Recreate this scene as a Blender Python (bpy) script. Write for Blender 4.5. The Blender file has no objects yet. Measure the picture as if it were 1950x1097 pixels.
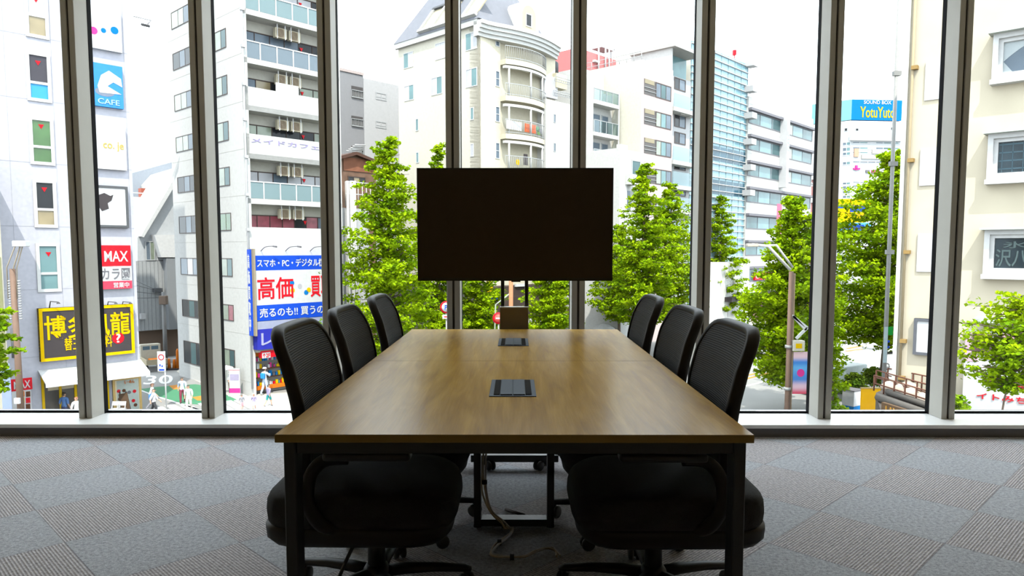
import bpy, bmesh, math, random
from mathutils import Vector, Matrix
rnd = random.Random(11)
SC = bpy.context.scene
COL = SC.collection
pi = math.pi
# ------------------------------------------------------------------ camera model (1950 x 1097 frame)
FPX, PX0, PY0 = 1360.0, 975.0, 582.0
PITCH = math.atan(105.0/1360.0); YAW = math.radians(0.21)
CAMZ = 1.171
CAM = Vector((0, 0, CAMZ))
FWD = Vector((-math.sin(YAW)*math.cos(PITCH), math.cos(YAW)*math.cos(PITCH), -math.sin(PITCH)))
RGT = Vector((math.cos(YAW), math.sin(YAW), 0))
UPV = RGT.cross(FWD)
def ray(px, py):
    return FWD + RGT*((px-PX0)/FPX) + UPV*((PY0-py)/FPX)
def on_z(px, py, z):
    r = ray(px, py); t = (z-CAMZ)/r.z
    return CAM + r*t
def at_y(px, py, y):
    r = ray(px, py); return CAM + r*(y/r.y)
# ------------------------------------------------------------------ tagging
def tag(o, label=None, cat=None, group=None, kind=None):
    if label: o['label'] = label
    if cat: o['category'] = cat
    if group: o['group'] = group
    if kind: o['kind'] = kind
    return o
def empty(name, loc, label=None, cat=None, group=None, rz=0, kind=None):
    o = bpy.data.objects.new(name, None); COL.objects.link(o)
    o.location = loc; o.rotation_euler = (0, 0, rz); o.empty_display_size = .1
    return tag(o, label, cat, group, kind)
def wloc(o):
    p = Vector((0, 0, 0))
    while o is not None:
        p += Vector(o.location); o = o.parent
    return p
# ------------------------------------------------------------------ materials
MATS = {}
def nodes(m):
    m.use_nodes = True
    nt = m.node_tree; nt.nodes.clear()
    return nt
def mat(name, col, rough=.6, metal=0., spec=.5, var=.06, scale=6., bump=0., bscale=60.):
    if name in MATS: return MATS[name]
    m = bpy.data.materials.new(name); nt = nodes(m); N = nt.nodes; L = nt.links
    out = N.new('ShaderNodeOutputMaterial'); b = N.new('ShaderNodeBsdfPrincipled')
    L.new(b.outputs[0], out.inputs[0])
    b.inputs['Roughness'].default_value = rough; b.inputs['Metallic'].default_value = metal
    b.inputs['Specular IOR Level'].default_value = spec
    c = (*col, 1)
    if var > 0:
        tc = N.new('ShaderNodeTexCoord'); no = N.new('ShaderNodeTexNoise'); no.inputs['Scale'].default_value = scale
        no.inputs['Detail'].default_value = 4
        L.new(tc.outputs['Object'], no.inputs['Vector'])
        rp = N.new('ShaderNodeValToRGB')
        rp.color_ramp.elements[0].position = .3; rp.color_ramp.elements[1].position = .7
        rp.color_ramp.elements[0].color = (*[x*(1-var) for x in col], 1)
        rp.color_ramp.elements[1].color = (*[min(1, x*(1+var)) for x in col], 1)
        L.new(no.outputs[0], rp.inputs[0]); L.new(rp.outputs[0], b.inputs['Base Color'])
        if bump > 0:
            n2 = N.new('ShaderNodeTexNoise'); n2.inputs['Scale'].default_value = bscale
            L.new(tc.outputs['Object'], n2.inputs['Vector'])
            bp = N.new('ShaderNodeBump'); bp.inputs['Strength'].default_value = bump
            bp.inputs['Distance'].default_value = .02
            L.new(n2.outputs[0], bp.inputs['Height']); L.new(bp.outputs[0], b.inputs['Normal'])
    else:
        b.inputs['Base Color'].default_value = c
    MATS[name] = m
    return m
def srgb(r, g, b):
    f = lambda x: ((x/255+.055)/1.055)**2.4 if x > 10 else x/255/12.92
    return (f(r), f(g), f(b))
def glass_mat(name, tint=(1, 1, 1), refl=1.0, base=.04):
    if name in MATS: return MATS[name]
    m = bpy.data.materials.new(name); nt = nodes(m); N = nt.nodes; L = nt.links
    out = N.new('ShaderNodeOutputMaterial'); mx = N.new('ShaderNodeMixShader')
    t = N.new('ShaderNodeBsdfTransparent'); t.inputs[0].default_value = (*tint, 1)
    g = N.new('ShaderNodeBsdfGlossy'); g.inputs['Roughness'].default_value = 0.0
    g.inputs[0].default_value = (refl, refl, refl, 1)
    lw = N.new('ShaderNodeLayerWeight'); lw.inputs['Blend'].default_value = .5
    p = N.new('ShaderNodeMath'); p.operation = 'POWER'; p.inputs[1].default_value = 5
    q = N.new('ShaderNodeMath'); q.operation = 'MULTIPLY_ADD'; q.inputs[1].default_value = .9; q.inputs[2].default_value = base
    L.new(lw.outputs['Facing'], p.inputs[0]); L.new(p.outputs[0], q.inputs[0])
    L.new(q.outputs[0], mx.inputs[0]); L.new(t.outputs[0], mx.inputs[1]); L.new(g.outputs[0], mx.inputs[2])
    L.new(mx.outputs[0], out.inputs[0])
    MATS[name] = m
    return m
# ------------------------------------------------------------------ mesh builder
class MB:
    def __init__(s):
        s.v = []; s.f = []; s.m = []; s.sm = []
    def add(s, vs, fs, mi=0, smooth=False):
        k = len(s.v); s.v += [Vector(p) for p in vs]
        for f in fs:
            s.f.append([i+k for i in f]); s.m.append(mi); s.sm.append(smooth)
        return s
    def box(s, x0, x1, y0, y1, z0, z1, mi=0):
        vs = [(x, y, z) for z in (z0, z1) for y in (y0, y1) for x in (x0, x1)]
        return s.add(vs, [(0, 2, 3, 1), (4, 5, 7, 6), (0, 1, 5, 4), (2, 6, 7, 3), (0, 4, 6, 2), (1, 3, 7, 5)], mi)
    def fbox(s, F, s0, s1, z0, z1, d0, d1, mi=0):
        vs = [F.W(a, d, z) for z in (z0, z1) for d in (d0, d1) for a in (s0, s1)]
        return s.add(vs, [(0, 2, 3, 1), (4, 5, 7, 6), (0, 1, 5, 4), (2, 6, 7, 3), (0, 4, 6, 2), (1, 3, 7, 5)], mi)
    def beam(s, p0, p1, w, h, up=(0, 0, 1), mi=0, w1=None, h1=None):
        p0 = Vector(p0); p1 = Vector(p1); t = (p1-p0).normalized(); up = Vector(up)
        a = t.cross(up)
        if a.length < 1e-4: a = t.cross(Vector((1, 0, 0)))
        a.normalize(); b = a.cross(t)
        w1 = w if w1 is None else w1; h1 = h if h1 is None else h1
        vs = []
        for p, ww, hh in ((p0, w, h), (p1, w1, h1)):
            vs += [p-a*ww/2-b*hh/2, p+a*ww/2-b*hh/2, p+a*ww/2+b*hh/2, p-a*ww/2+b*hh/2]
        return s.add(vs, [(3, 2, 1, 0), (4, 5, 6, 7), (0, 1, 5, 4), (1, 2, 6, 5), (2, 3, 7, 6), (3, 0, 4, 7)], mi)
    def tube(s, pts, r, seg=8, closed=False, mi=0, flat=1.0, up=None):
        pts = [Vector(p) for p in pts]; n = len(pts)
        rs = r if isinstance(r, (list, tuple)) else [r]*n
        vs = []; fs = []; prev = None
        for i, p in enumerate(pts):
            if closed: t = pts[(i+1) % n]-pts[i-1]
            else: t = pts[min(i+1, n-1)]-pts[max(i-1, 0)]
            t = t.normalized() if t.length > 1e-9 else Vector((0, 0, 1))
            if prev is None:
                a = t.cross(Vector(up) if up else Vector((0, 0, 1)))
                if a.length < 1e-3: a = t.cross(Vector((1, 0, 0)))
            else:
                a = prev-t*prev.dot(t)
            a.normalize(); prev = a; b = t.cross(a)
            for k in range(seg):
                q = 2*pi*k/seg
                vs.append(p+a*math.cos(q)*rs[i]+b*math.sin(q)*rs[i]*flat)
        m = n if closed else n-1
        for i in range(m):
            j = (i+1) % n
            for k in range(seg):
                l = (k+1) % seg
                fs.append((i*seg+k, i*seg+l, j*seg+l, j*seg+k))
        if not closed:
            fs.append(tuple(range(seg))[::-1]); fs.append(tuple((n-1)*seg+k for k in range(seg)))
        return s.add(vs, fs, mi, True)
    def lathe(s, c, prof, seg=20, axis='z', mi=0, smooth=True):
        c = Vector(c); vs = []; fs = []; n = len(prof)
        for r, h in prof:
            for k in range(seg):
                q = 2*pi*k/seg; x, y = r*math.cos(q), r*math.sin(q)
                vs.append(c+(Vector((x, y, h)) if axis == 'z' else Vector((h, x, y)) if axis == 'x' else Vector((y, h, x))))
        for i in range(n-1):
            for k in range(seg):
                l = (k+1) % seg
                fs.append((i*seg+k, i*seg+l, (i+1)*seg+l, (i+1)*seg+k))
        fs.append(tuple(range(seg))[::-1]); fs.append(tuple((n-1)*seg+k for k in range(seg)))
        return s.add(vs, fs, mi, smooth)
    def prism(s, poly, fn, d0, d1, mi=0):
        """poly: 2-D points; fn(a, b, d) -> 3-D"""
        n = len(poly)
        vs = [fn(a, b, d0) for a, b in poly]+[fn(a, b, d1) for a, b in poly]
        fs = [tuple(range(n))[::-1], tuple(range(n, 2*n))]+[(i, (i+1) % n, n+(i+1) % n, n+i) for i in range(n)]
        return s.add(vs, fs, mi)
    def build(s, name, mats, parent=None, world=False, bev=0., seg=2, smooth=None):
        me = bpy.data.meshes.new(name)
        off = wloc(parent) if (world and parent is not None) else Vector((0, 0, 0))
        me.from_pydata([v-off for v in s.v], [], s.f)
        for mm in (mats if isinstance(mats, (list, tuple)) else [mats]): me.materials.append(mm)
        me.polygons.foreach_set('material_index', s.m)
        me.polygons.foreach_set('use_smooth', s.sm)
        bm = bmesh.new(); bm.from_mesh(me)
        bmesh.ops.recalc_face_normals(bm, faces=bm.faces[:])
        if bev > 0:
            es = [e for e in bm.edges if len(e.link_faces) == 2 and e.calc_face_angle(0) > .6]
            bmesh.ops.bevel(bm, geom=es, offset=bev, segments=seg, profile=.5, affect='EDGES', clamp_overlap=True)
        bm.to_mesh(me); bm.free()
        if smooth is not None: me.polygons.foreach_set('use_smooth', [smooth]*len(me.polygons))
        o = bpy.data.objects.new(name, me); COL.objects.link(o)
        if parent is not None: o.parent = parent
        elif world is False and False: pass
        return o
def round_poly(pts, rads, n=6):
    out = []; m = len(pts)
    for i in range(m):
        p = Vector((*pts[i], 0)); a = Vector((*pts[i-1], 0)); b = Vector((*pts[(i+1) % m], 0)); r = rads[i]
        u = (a-p).normalized(); w = (b-p).normalized()
        for k in range(n+1):
            t = k/n
            q = (p+u*r)*(1-t)**2+p*2*t*(1-t)+(p+w*r)*t*t
            out.append((q.x, q.y))
    return out
def copy_tree(o, parent=None):
    c = o.copy(); COL.objects.link(c)
    if parent is not None: c.parent = parent
    for ch in list(o.children): copy_tree(ch, c)
    return c
# ------------------------------------------------------------------ vertical faces in the town outside
TH = math.radians(42.7)
U = Vector((math.sin(TH), math.cos(TH), 0))          # away to the right
V = Vector((-math.cos(TH), math.sin(TH), 0))         # away to the left
class Face:
    def __init__(s, O, h, n):
        s.O = Vector((O[0], O[1], 0)); s.h = Vector(h).normalized(); s.n = Vector(n).normalized()
    def W(s, a, d, z):
        p = s.O+s.h*a+s.n*d; return Vector((p.x, p.y, z))
    def pt(s, px, py, d=0.):
        r = ray(px, py); O = s.O+s.n*d
        t = (O-CAM).dot(s.n)/r.dot(s.n); P = CAM+r*t
        return (P-s.O).dot(s.h), P.z
    def rect(s, x0, y0, x1, y1, d=0.):
        a, z1 = s.pt(x0, y0, d); b, z0 = s.pt(x1, y1, d)
        return a, b, z0, z1
    def shift(s, d):
        return Face(s.O+s.n*d, s.h, s.n)
def ring(mb, F, s0, s1, z0, z1, w, d0, d1, mi=0):
    mb.fbox(F, s0, s1, z0, z0+w, d0, d1, mi); mb.fbox(F, s0, s1, z1-w, z1, d0, d1, mi)
    mb.fbox(F, s0, s0+w, z0+w, z1-w, d0, d1, mi); mb.fbox(F, s1-w, s1, z0+w, z1-w, d0, d1, mi)
def window(F, par, s0, s1, z0, z1, fm, panes, cols=(), rows=(), fw=.07, out=.05, name='window', mw=None):
    """panes: one material or a list over the cells (row by row from the top)"""
    mw = mw or fw*.8
    cx = [s0+fw]+[s0+(s1-s0)*c for c in cols]+[s1-fw]
    rz = [z1-fw]+[z1-(z1-z0)*c for c in rows]+[z0+fw]
    m = MB(); ring(m, F, s0, s1, z0, z1, fw, -.02, out)
    for c in cx[1:-1]: m.fbox(F, c-mw/2, c+mw/2, z0+fw, z1-fw, -.02, out*.8)
    for r in rz[1:-1]: m.fbox(F, s0+fw, s1-fw, r-mw/2, r+mw/2, -.02, out*.85)
    w = m.build(name, fm, par, world=True)
    pl = panes if isinstance(panes, (list, tuple)) else [panes]
    p = MB(); k = 0; ms = []
    for i in range(len(rz)-1):
        for j in range(len(cx)-1):
            mm = pl[k % len(pl)]; k += 1
            if mm not in ms: ms.append(mm)
            p.fbox(F, cx[j], cx[j+1], rz[i+1], rz[i], .004, .014, ms.index(mm))
    p.build('window_pane', ms, w, world=True)
    return w
def lettering(text, F, par, s0, s1, z0, z1, d, m, name='lettering', thick=.02, vertical=False, bold=.012):
    if vertical: text = '\n'.join(text)
    cu = bpy.data.curves.new('lettering', 'FONT'); cu.body = text
    cu.align_x = 'CENTER' if vertical else 'LEFT'
    cu.extrude = .02; cu.offset = bold; cu.resolution_u = 3
    if vertical: cu.space_line = 1.05
    t = bpy.data.objects.new('lettering', cu); COL.objects.link(t)
    dg = bpy.context.evaluated_depsgraph_get(); dg.update()
    me = bpy.data.meshes.new_from_object(t.evaluated_get(dg))
    bpy.data.objects.remove(t)
    vs = [v.co.copy() for v in me.vertices]; fs = [tuple(p.vertices) for p in me.polygons]
    bpy.data.meshes.remove(me)
    if not vs: return None
    x0 = min(v.x for v in vs); x1 = max(v.x for v in vs); y0 = min(v.y for v in vs); y1 = max(v.y for v in vs)
    b = MB()
    b.add([F.W(s0+(v.x-x0)/(x1-x0)*(s1-s0), d+(thick if v.z > 0 else 0), z0+(v.y-y0)/(y1-y0)*(z1-z0)) for v in vs], fs)
    return b.build(name, m, par, world=True)
# ================================================================== camera, light, sky
cd = bpy.data.cameras.new('camera'); cam = bpy.data.objects.new('camera', cd); COL.objects.link(cam)
cam.location = CAM; cam.rotation_euler = (pi/2-PITCH, 0, YAW)
cd.sensor_width = 36; cd.lens = FPX/1950*36; cd.shift_y = (PY0-548.5)/1950; cd.clip_end = 1000; cd.clip_start = .05
SC.camera = cam
SC.view_settings.view_transform = 'Standard'; SC.view_settings.look = 'None'
SC.view_settings.gamma = 1; SC.view_settings.exposure = 0.0; SC.view_settings.use_curve_mapping = False
SC.cycles.use_denoising = True; SC.cycles.transparent_max_bounces = 16
SC.cycles.max_bounces = 8; SC.cycles.diffuse_bounces = 4; SC.cycles.glossy_bounces = 3
SC.cycles.sample_clamp_indirect = 6
w = bpy.data.worlds.new('sky'); SC.world = w; w.use_nodes = True
bg = w.node_tree.nodes['Background']; bg.inputs[0].default_value = (.84, .93, 1, 1); bg.inputs[1].default_value = 5.8
sl = bpy.data.lights.new('sun', 'SUN'); sun = bpy.data.objects.new('sun', sl); COL.objects.link(sun)
sl.energy = 10.0; sl.angle = math.radians(.6); sl.color = (1, .95, .85)
sdir = Vector((.10, -.62, 1.0)).normalized()       # towards the sun, behind the camera
sun.rotation_euler = sdir.to_track_quat('Z', 'Y').to_euler(); sun.location = (0, -20, 60)

# ================================================================== materials of the room
BLK = mat('black plastic', (.016, .015, .014), .45, var=.1)
BLKM = mat('black metal', (.012, .011, .011), .4, var=.08)
FRAME = mat('chair frame plastic', (.013, .011, .010), .5, spec=.25, var=.1)
FAB = mat('black seat fabric', (.012, .012, .013), .9, var=.2, scale=80, bump=.3, bscale=500)
ALU = mat('anodised aluminium', (.43, .415, .375), .5, spec=.35, var=.03)
ALUG = mat('dark joint', (.05, .04, .03), .6)
GASK = mat('black rubber gasket', (.004, .004, .005), .8, spec=.1)
SILL = mat('sill aluminium', (.78, .77, .76), .35, metal=.1, var=.02)
KICK = mat('dark kick board', (.13, .12, .12), .5, var=.05)
PAINT = mat('warm white paint', (.86, .72, .50), .8, var=.02)
CEIL = mat('ceiling board', (.87, .76, .57), .85, var=.03)
GLASS = glass_mat('window glass', (.985, .995, .99), .7, .015)

def carpet():
    m = bpy.data.materials.new('carpet tiles'); nt = nodes(m); N = nt.nodes; L = nt.links
    out = N.new('ShaderNodeOutputMaterial'); b = N.new('ShaderNodeBsdfPrincipled'); L.new(b.outputs[0], out.inputs[0])
    b.inputs['Roughness'].default_value = .95; b.inputs['Specular IOR Level'].default_value = .15
    tc = N.new('ShaderNodeTexCoord'); mp = N.new('ShaderNodeMapping'); mp.vector_type = 'POINT'
    mp.inputs['Rotation'].default_value = (0, 0, math.radians(CARPET[2]))
    mp.inputs['Location'].default_value = (CARPET[0], CARPET[1], 0)
    mp.inputs['Scale'].default_value = (2, 2, 2)
    L.new(tc.outputs['Object'], mp.inputs['Vector'])
    sp = N.new('ShaderNodeSeparateXYZ'); L.new(mp.outputs[0], sp.inputs[0])
    def M(op, a, b_=None, c=None):
        n = N.new('ShaderNodeMath'); n.operation = op
        for i, x in enumerate((a, b_, c)):
            if x is None: continue
            if isinstance(x, (int, float)): n.inputs[i].default_value = x
            else: L.new(x, n.inputs[i])
        return n.outputs[0]
    P, Q = sp.outputs[0], sp.outputs[1]
    so = N.new('ShaderNodeSeparateXYZ'); L.new(tc.outputs['Object'], so.inputs[0])
    side = M('GREATER_THAN', so.outputs[0], .35)
    chk = M('PINGPONG', M('ADD', M('ADD', M('FLOOR', P), M('FLOOR', Q)), M('SUBTRACT', 1, side)), 1)         # 0 plain, 1 striped
    # stripe coordinate: across P on the right, across Q on the left
    sc = M('ADD', M('MULTIPLY', P, side), M('MULTIPLY', Q, M('SUBTRACT', 1, side)))
    wv = M('SINE', M('MULTIPLY', sc, 2*pi*44))
    wv = M('MULTIPLY_ADD', wv, .5, .5)
    n1 = N.new('ShaderNodeTexNoise'); n1.inputs['Scale'].default_value = 210; n1.inputs['Detail'].default_value = 3
    L.new(tc.outputs['Object'], n1.inputs['Vector'])
    n2 = N.new('ShaderNodeTexNoise'); n2.inputs['Scale'].default_value = 70; n2.inputs['Detail'].default_value = 2
    L.new(tc.outputs['Object'], n2.inputs['Vector'])
    nz = M('MULTIPLY_ADD', M('ADD', M('SUBTRACT', n1.outputs[0], .5), M('SUBTRACT', n2.outputs[0], .5)), 1.3, 1.0)
    mixc = N.new('ShaderNodeMix'); mixc.data_type = 'RGBA'
    L.new(M('POWER', wv, 1.3), mixc.inputs[0])
    mixc.inputs[6].default_value = (.28, .258, .268, 1); mixc.inputs[7].default_value = (.50, .478, .485, 1)
    mt = N.new('ShaderNodeMix'); mt.data_type = 'RGBA'; L.new(chk, mt.inputs[0])
    mt.inputs[6].default_value = (.362, .370, .395, 1); L.new(mixc.outputs[2], mt.inputs[7])
    # thin dark seams
    def seam(c):
        f = M('FRACT', c); return M('LESS_THAN', M('MINIMUM', f, M('SUBTRACT', 1, f)), .004)
    sm = M('MAXIMUM', seam(P), seam(Q))
    dk = M('MULTIPLY_ADD', sm, -.35, 1)
    vm = N.new('ShaderNodeVectorMath'); vm.operation = 'SCALE'; L.new(mt.outputs[2], vm.inputs[0]); L.new(M('MULTIPLY', nz, dk), vm.inputs[3])
    L.new(vm.outputs[0], b.inputs['Base Color'])
    bp = N.new('ShaderNodeBump'); bp.inputs['Strength'].default_value = .5; bp.inputs['Distance'].default_value = .004
    L.new(M('ADD', n1.outputs[0], M('MULTIPLY', M('MULTIPLY', wv, chk), 1.0)), bp.inputs['Height']); L.new(bp.outputs[0], b.inputs['Normal'])
    return m
CARPET = (.5, -.38, 45)

def wood(name, bright=1.0, rough=.3):
    m = bpy.data.materials.new(name); nt = nodes(m); N = nt.nodes; L = nt.links
    out = N.new('ShaderNodeOutputMaterial'); b = N.new('ShaderNodeBsdfPrincipled'); L.new(b.outputs[0], out.inputs[0])
    tc = N.new('ShaderNodeTexCoord'); mp = N.new('ShaderNodeMapping'); mp.inputs['Scale'].default_value = (9, .9, 9)
    L.new(tc.outputs['Object'], mp.inputs['Vector'])
    n1 = N.new('ShaderNodeTexNoise'); n1.inputs['Scale'].default_value = 2.2; n1.inputs['Detail'].default_value = 8
    n1.inputs['Distortion'].default_value = 1.2; L.new(mp.outputs[0], n1.inputs['Vector'])
    mp2 = N.new('ShaderNodeMapping'); mp2.inputs['Scale'].default_value = (90, 3, 90); L.new(tc.outputs['Object'], mp2.inputs['Vector'])
    n2 = N.new('ShaderNodeTexNoise'); n2.inputs['Scale'].default_value = 2; n2.inputs['Detail'].default_value = 5
    L.new(mp2.outputs[0], n2.inputs['Vector'])
    mx = N.new('ShaderNodeMath'); mx.operation = 'MULTIPLY_ADD'; mx.inputs[1].default_value = .4
    L.new(n2.outputs[0], mx.inputs[0]); L.new(n1.outputs[0], mx.inputs[2])
    rp = N.new('ShaderNodeValToRGB'); e = rp.color_ramp.elements
    e[0].position = .42; e[0].color = (.31*bright, .160*bright, .014*bright, 1)
    e[1].position = .95; e[1].color = (.56*bright, .34*bright, .052*bright, 1)
    k = e.new(.68); k.color = (.43*bright, .240*bright, .024*bright, 1)
    L.new(mx.outputs[0], rp.inputs[0])
    N.remove(b); df = N.new('ShaderNodeBsdfDiffuse'); gl_ = N.new('ShaderNodeBsdfGlossy'); gl_.inputs['Roughness'].default_value = rough
    lw = N.new('ShaderNodeLayerWeight'); pw = N.new('ShaderNodeMath'); pw.operation = 'POWER'; pw.inputs[1].default_value = 4
    ma = N.new('ShaderNodeMath'); ma.operation = 'MULTIPLY_ADD'; ma.inputs[1].default_value = .34; ma.inputs[2].default_value = .02
    L.new(lw.outputs['Facing'], pw.inputs[0]); L.new(pw.outputs[0], ma.inputs[0])
    ms = N.new('ShaderNodeMixShader'); L.new(ma.outputs[0], ms.inputs[0]); L.new(df.outputs[0], ms.inputs[1]); L.new(gl_.outputs[0], ms.inputs[2]); L.new(ms.outputs[0], out.inputs[0])
    L.new(rp.outputs[0], df.inputs[0])
    bp = N.new('ShaderNodeBump'); bp.inputs['Strength'].default_value = .12; bp.inputs['Distance'].default_value = .002
    L.new(n2.outputs[0], bp.inputs['Height']); L.new(bp.outputs[0], df.inputs['Normal']); L.new(bp.outputs[0], gl_.inputs['Normal'])
    return m
WOOD = wood('walnut laminate', 1.0, .24)
EDGE = mat('brown edge band', (.20, .115, .008), .5, var=.1)

# ================================================================== room shell
def struct(name, mb, m, parent=None, **k):
    o = mb.build(name, m, parent, **k)
    if parent is None: o['kind'] = 'structure'
    return o
XW, YB, ZC, YG = 4.9, -3.6, 3.1, 4.745          # half width, back wall, ceiling, glass plane
struct('floor', MB().box(-XW-.2, XW+.2, YB-.2, YG+.25, -.2, 0), carpet())
struct('ceiling', MB().box(-XW-.2, XW+.2, YB-.2, YG+.25, ZC, ZC+.2), CEIL)
struct('wall_back', MB().box(-XW-.2, XW+.2, YB-.2, YB, 0, ZC), PAINT)
struct('wall_left', MB().box(-XW-.2, -XW, YB, YG+.25, 0, ZC), PAINT)
struct('wall_right', MB().box(XW, XW+.2, YB, YG+.25, 0, ZC), PAINT)
struct('trim_1', MB().box(-XW, XW, 4.43, YG+.2, 0, .058), KICK)
o = struct('trim_2', MB().box(-XW, XW, 4.405, YG+.08, .058, .082), SILL, bev=.003)
# window bays: each bay carries the mullion on its right
MX = [-.392+.7995*k for k in range(-5, 7)]      # mullion centres
for k in range(len(MX)+1):
    xl = MX[k-1] if k > 0 else -XW; xr = MX[k] if k < len(MX) else XW
    wdo = empty('window_%d' % (k+1), ((xl+xr)/2, YG, .08), kind='structure')
    g = MB(); ga = .043 if k > 0 else 0; gb = .043 if k < len(MX) else 0
    g.box(xl+ga, xr-gb, YG-.006, YG+.006, .095, ZC)
    g.build('glass_pane', GLASS, wdo, world=True)
    q = MB()
    q.box(xl+(ga-.0425 if ga else 0), xl+ga+.002, 4.708, 4.750, .082, ZC); q.box(xr-gb-.002, xr-(gb-.0425 if gb else 0), 4.708, 4.750, .082, ZC)
    q.box(xl+ga+.002, xr-gb-.002, 4.728, 4.750, .082, .094)
    q.build('gasket', GASK, wdo, world=True)
    if k < len(MX):
        x = MX[k]; m = MB(); h = .0427
        m.box(x-h, x-.0072, 4.565, 4.708, .082, ZC); m.box(x+.0072, x+h, 4.565, 4.708, .082, ZC)
        mu = m.build('mullion', ALU, wdo, world=True, bev=.002, seg=1)
        MB().box(x-.0072, x+.0072, 4.578, 4.706, .082, ZC).build('mullion_joint', ALUG, mu, world=True)

# ================================================================== conference table
TZ0, TZ1, TY0, TYM, TY1 = .690, .711, 1.757, 2.9585, 4.160
tb = empty('conference_table', (0, TYM, 0), 'long brown wood grain conference table on black metal legs', 'table')
for a, b_ in ((TY0, TYM-.0006), (TYM+.0006, TY1)):
    t = MB().box(-.602, .600, a, b_, TZ0, TZ1).build('tabletop', [WOOD, EDGE], tb, world=True, bev=.0012, seg=1)
    for pg in t.data.polygons: pg.material_index = 0 if pg.normal.z > .9 else 1
ap = MB()
for y0, y1 in ((TY0+.025, TY0+.055), (TY1-.055, TY1-.025)): ap.box(-.556, .556, y0, y1, .655, .690)
for x in (-.586, .556): ap.box(x, x+.03, TY0+.09, TY1-.09, .655, .690)
ap.box(-.172, -.142, TY0+.055, TY1-.055, .655, .690); ap.box(.137, .167, TY0+.055, TY1-.055, .655, .690)
ap.build('apron_frame', BLKM, tb, world=True, bev=.002, seg=1)
for x in (-.588, .558):
    for y in (TY0+.024, TY1-.086):
        MB().box(x, x+.030, y, y+.062, 0.006, .690).build('leg', BLKM, tb, world=True, bev=.002, seg=1)
cf = MB()
cf.box(-.1715, -.1417, 2.928, 2.990, .006, .655); cf.box(.137, .1667, 2.928, 2.990, .006, .655)
cf.build('middle_leg_frame', BLKM, tb, world=True, bev=.002, seg=1)
MB().box(-.1417, .137, 2.930, 2.988, .010, .040).build('crossbar', BLKM, tb, world=True, bev=.002, seg=1)
for x in (-.157, .152): MB().lathe((x, 2.959, 0), [(.018, 0), (.018, .008)], 14).build('levelling_foot', BLK, tb, world=True)
PLATE = mat('blue grey aluminium', (.070, .095, .135), .5, spec=.12, var=.03)
BRUSH = mat('black bristle', (.008, .008, .008), .9)
for yc in (2.366, 3.562):
    pb = MB(); ring_f = Face((-.006, yc), (1, 0, 0), (0, -1, 0))
    x0, x1, y0, y1 = -.081, .069, yc-.145, yc+.145
    pb.box(x0, x1, y0, y1, TZ1, TZ1+.0025)
    pp = pb.build('power_box', PLATE, tb, world=True, bev=.0012, seg=1); pp['label'] = 'blue grey power box set in the tabletop'
    br = MB()
    for bx in (x0+.014, x1-.034): br.box(bx, bx+.020, y0+.018, y1-.018, TZ1+.0025, TZ1+.0035)
    for j in range(46):
        yy = y0+.02+j*(y1-y0-.04)/45
        for bx in (x0+.014, x1-.034):
            br.box(bx+.001, bx+.019, yy, yy+.0025, TZ1+.0035, TZ1+.005)
    br.build('cable_brush', BRUSH, pp, world=True)
    for lx0, lx1 in ((x0+.036, -.0075), (-.0045, x1-.036)):
        MB().box(lx0, lx1, y0+.014, y1-.014, TZ1+.0025, TZ1+.006).build('lid', PLATE, pp, world=True, bev=.001, seg=1)

# cable bundle under the table
CAB = mat('beige cable', (.42, .34, .22), .5, var=.08); CAB2 = mat('pale grey cable', (.45, .42, .38), .5, var=.08)
def spl(pts, n=8):
    P = [Vector(p) for p in pts]; P = [P[0]]+P+[P[-1]]; out = []
    for i in range(1, len(P)-2):
        a, b, c, d = P[i-1:i+3]
        for k in range(n):
            t = k/n
            out.append(.5*((2*b)+(c-a)*t+(2*a-5*b+4*c-d)*t*t+(3*b-a-3*c+d)*t**3))
    out.append(P[-2]); return out
def fl(px, py, z=.008): return on_z(px, py, z)
cable_root = empty('cable_bundle', (-.12, 2.90, 0), 'pale cables tied together, hanging from the table beside its middle leg', 'cable')
yc = 2.905
base = [(-.128, yc, .69), (-.132, yc, .55), (-.124, yc-.005, .40), (-.128, yc-.01, .26), (-.124, yc-.012, .17), (-.10, yc-.012, .09), (-.055, yc-.014, .045), (-.03, 2.895, .018)]
tail = [fl(974, 1006), fl(972, 1016), fl(956, 1030), fl(944, 1040), fl(935, 1054), fl(948, 1060), fl(975, 1061), fl(1000, 1060), fl(1022, 1050, .012), fl(1046, 1044, .014), fl(1058, 1050, .01), fl(1062, 1060)]
for j, (dx, dz) in enumerate(((0, 0), (.007, .003), (-.006, .004))):
    pts = []
    for i, p in enumerate([Vector(p) for p in base]+tail):
        wob = .006*math.sin(i*1.9+j*2.1)
        pts.append(p+Vector((dx*(1.2 if i % 3 else .6)+wob*.6, wob*.5+dx*.4, dz if p.z > .03 else max(0, dz*.5))))
    MB().tube(spl(pts), .0042, 7).build('cable', CAB if j != 1 else CAB2, cable_root, world=True)
for p in (Vector((-.126, yc-.011, .215)), Vector((-.045, 2.9, .03)), fl(951, 1033, .008), fl(975, 1061, .008)):
    tie = MB().lathe(p, [(.013, -.008), (.013, .008)], 12, axis='z' if p.z > .1 else 'x')
    tie.build('cable_tie', BLK, cable_root, world=True)
pen = MB().tube([fl(963, 970, .008), fl(998, 981, .008)], .0075, 8).build('pipe_offcut', mat('dark brown plastic', (.05, .03, .025), .5))
tag(pen, 'short dark rod lying on the carpet behind the table crossbar', 'rod')

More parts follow.
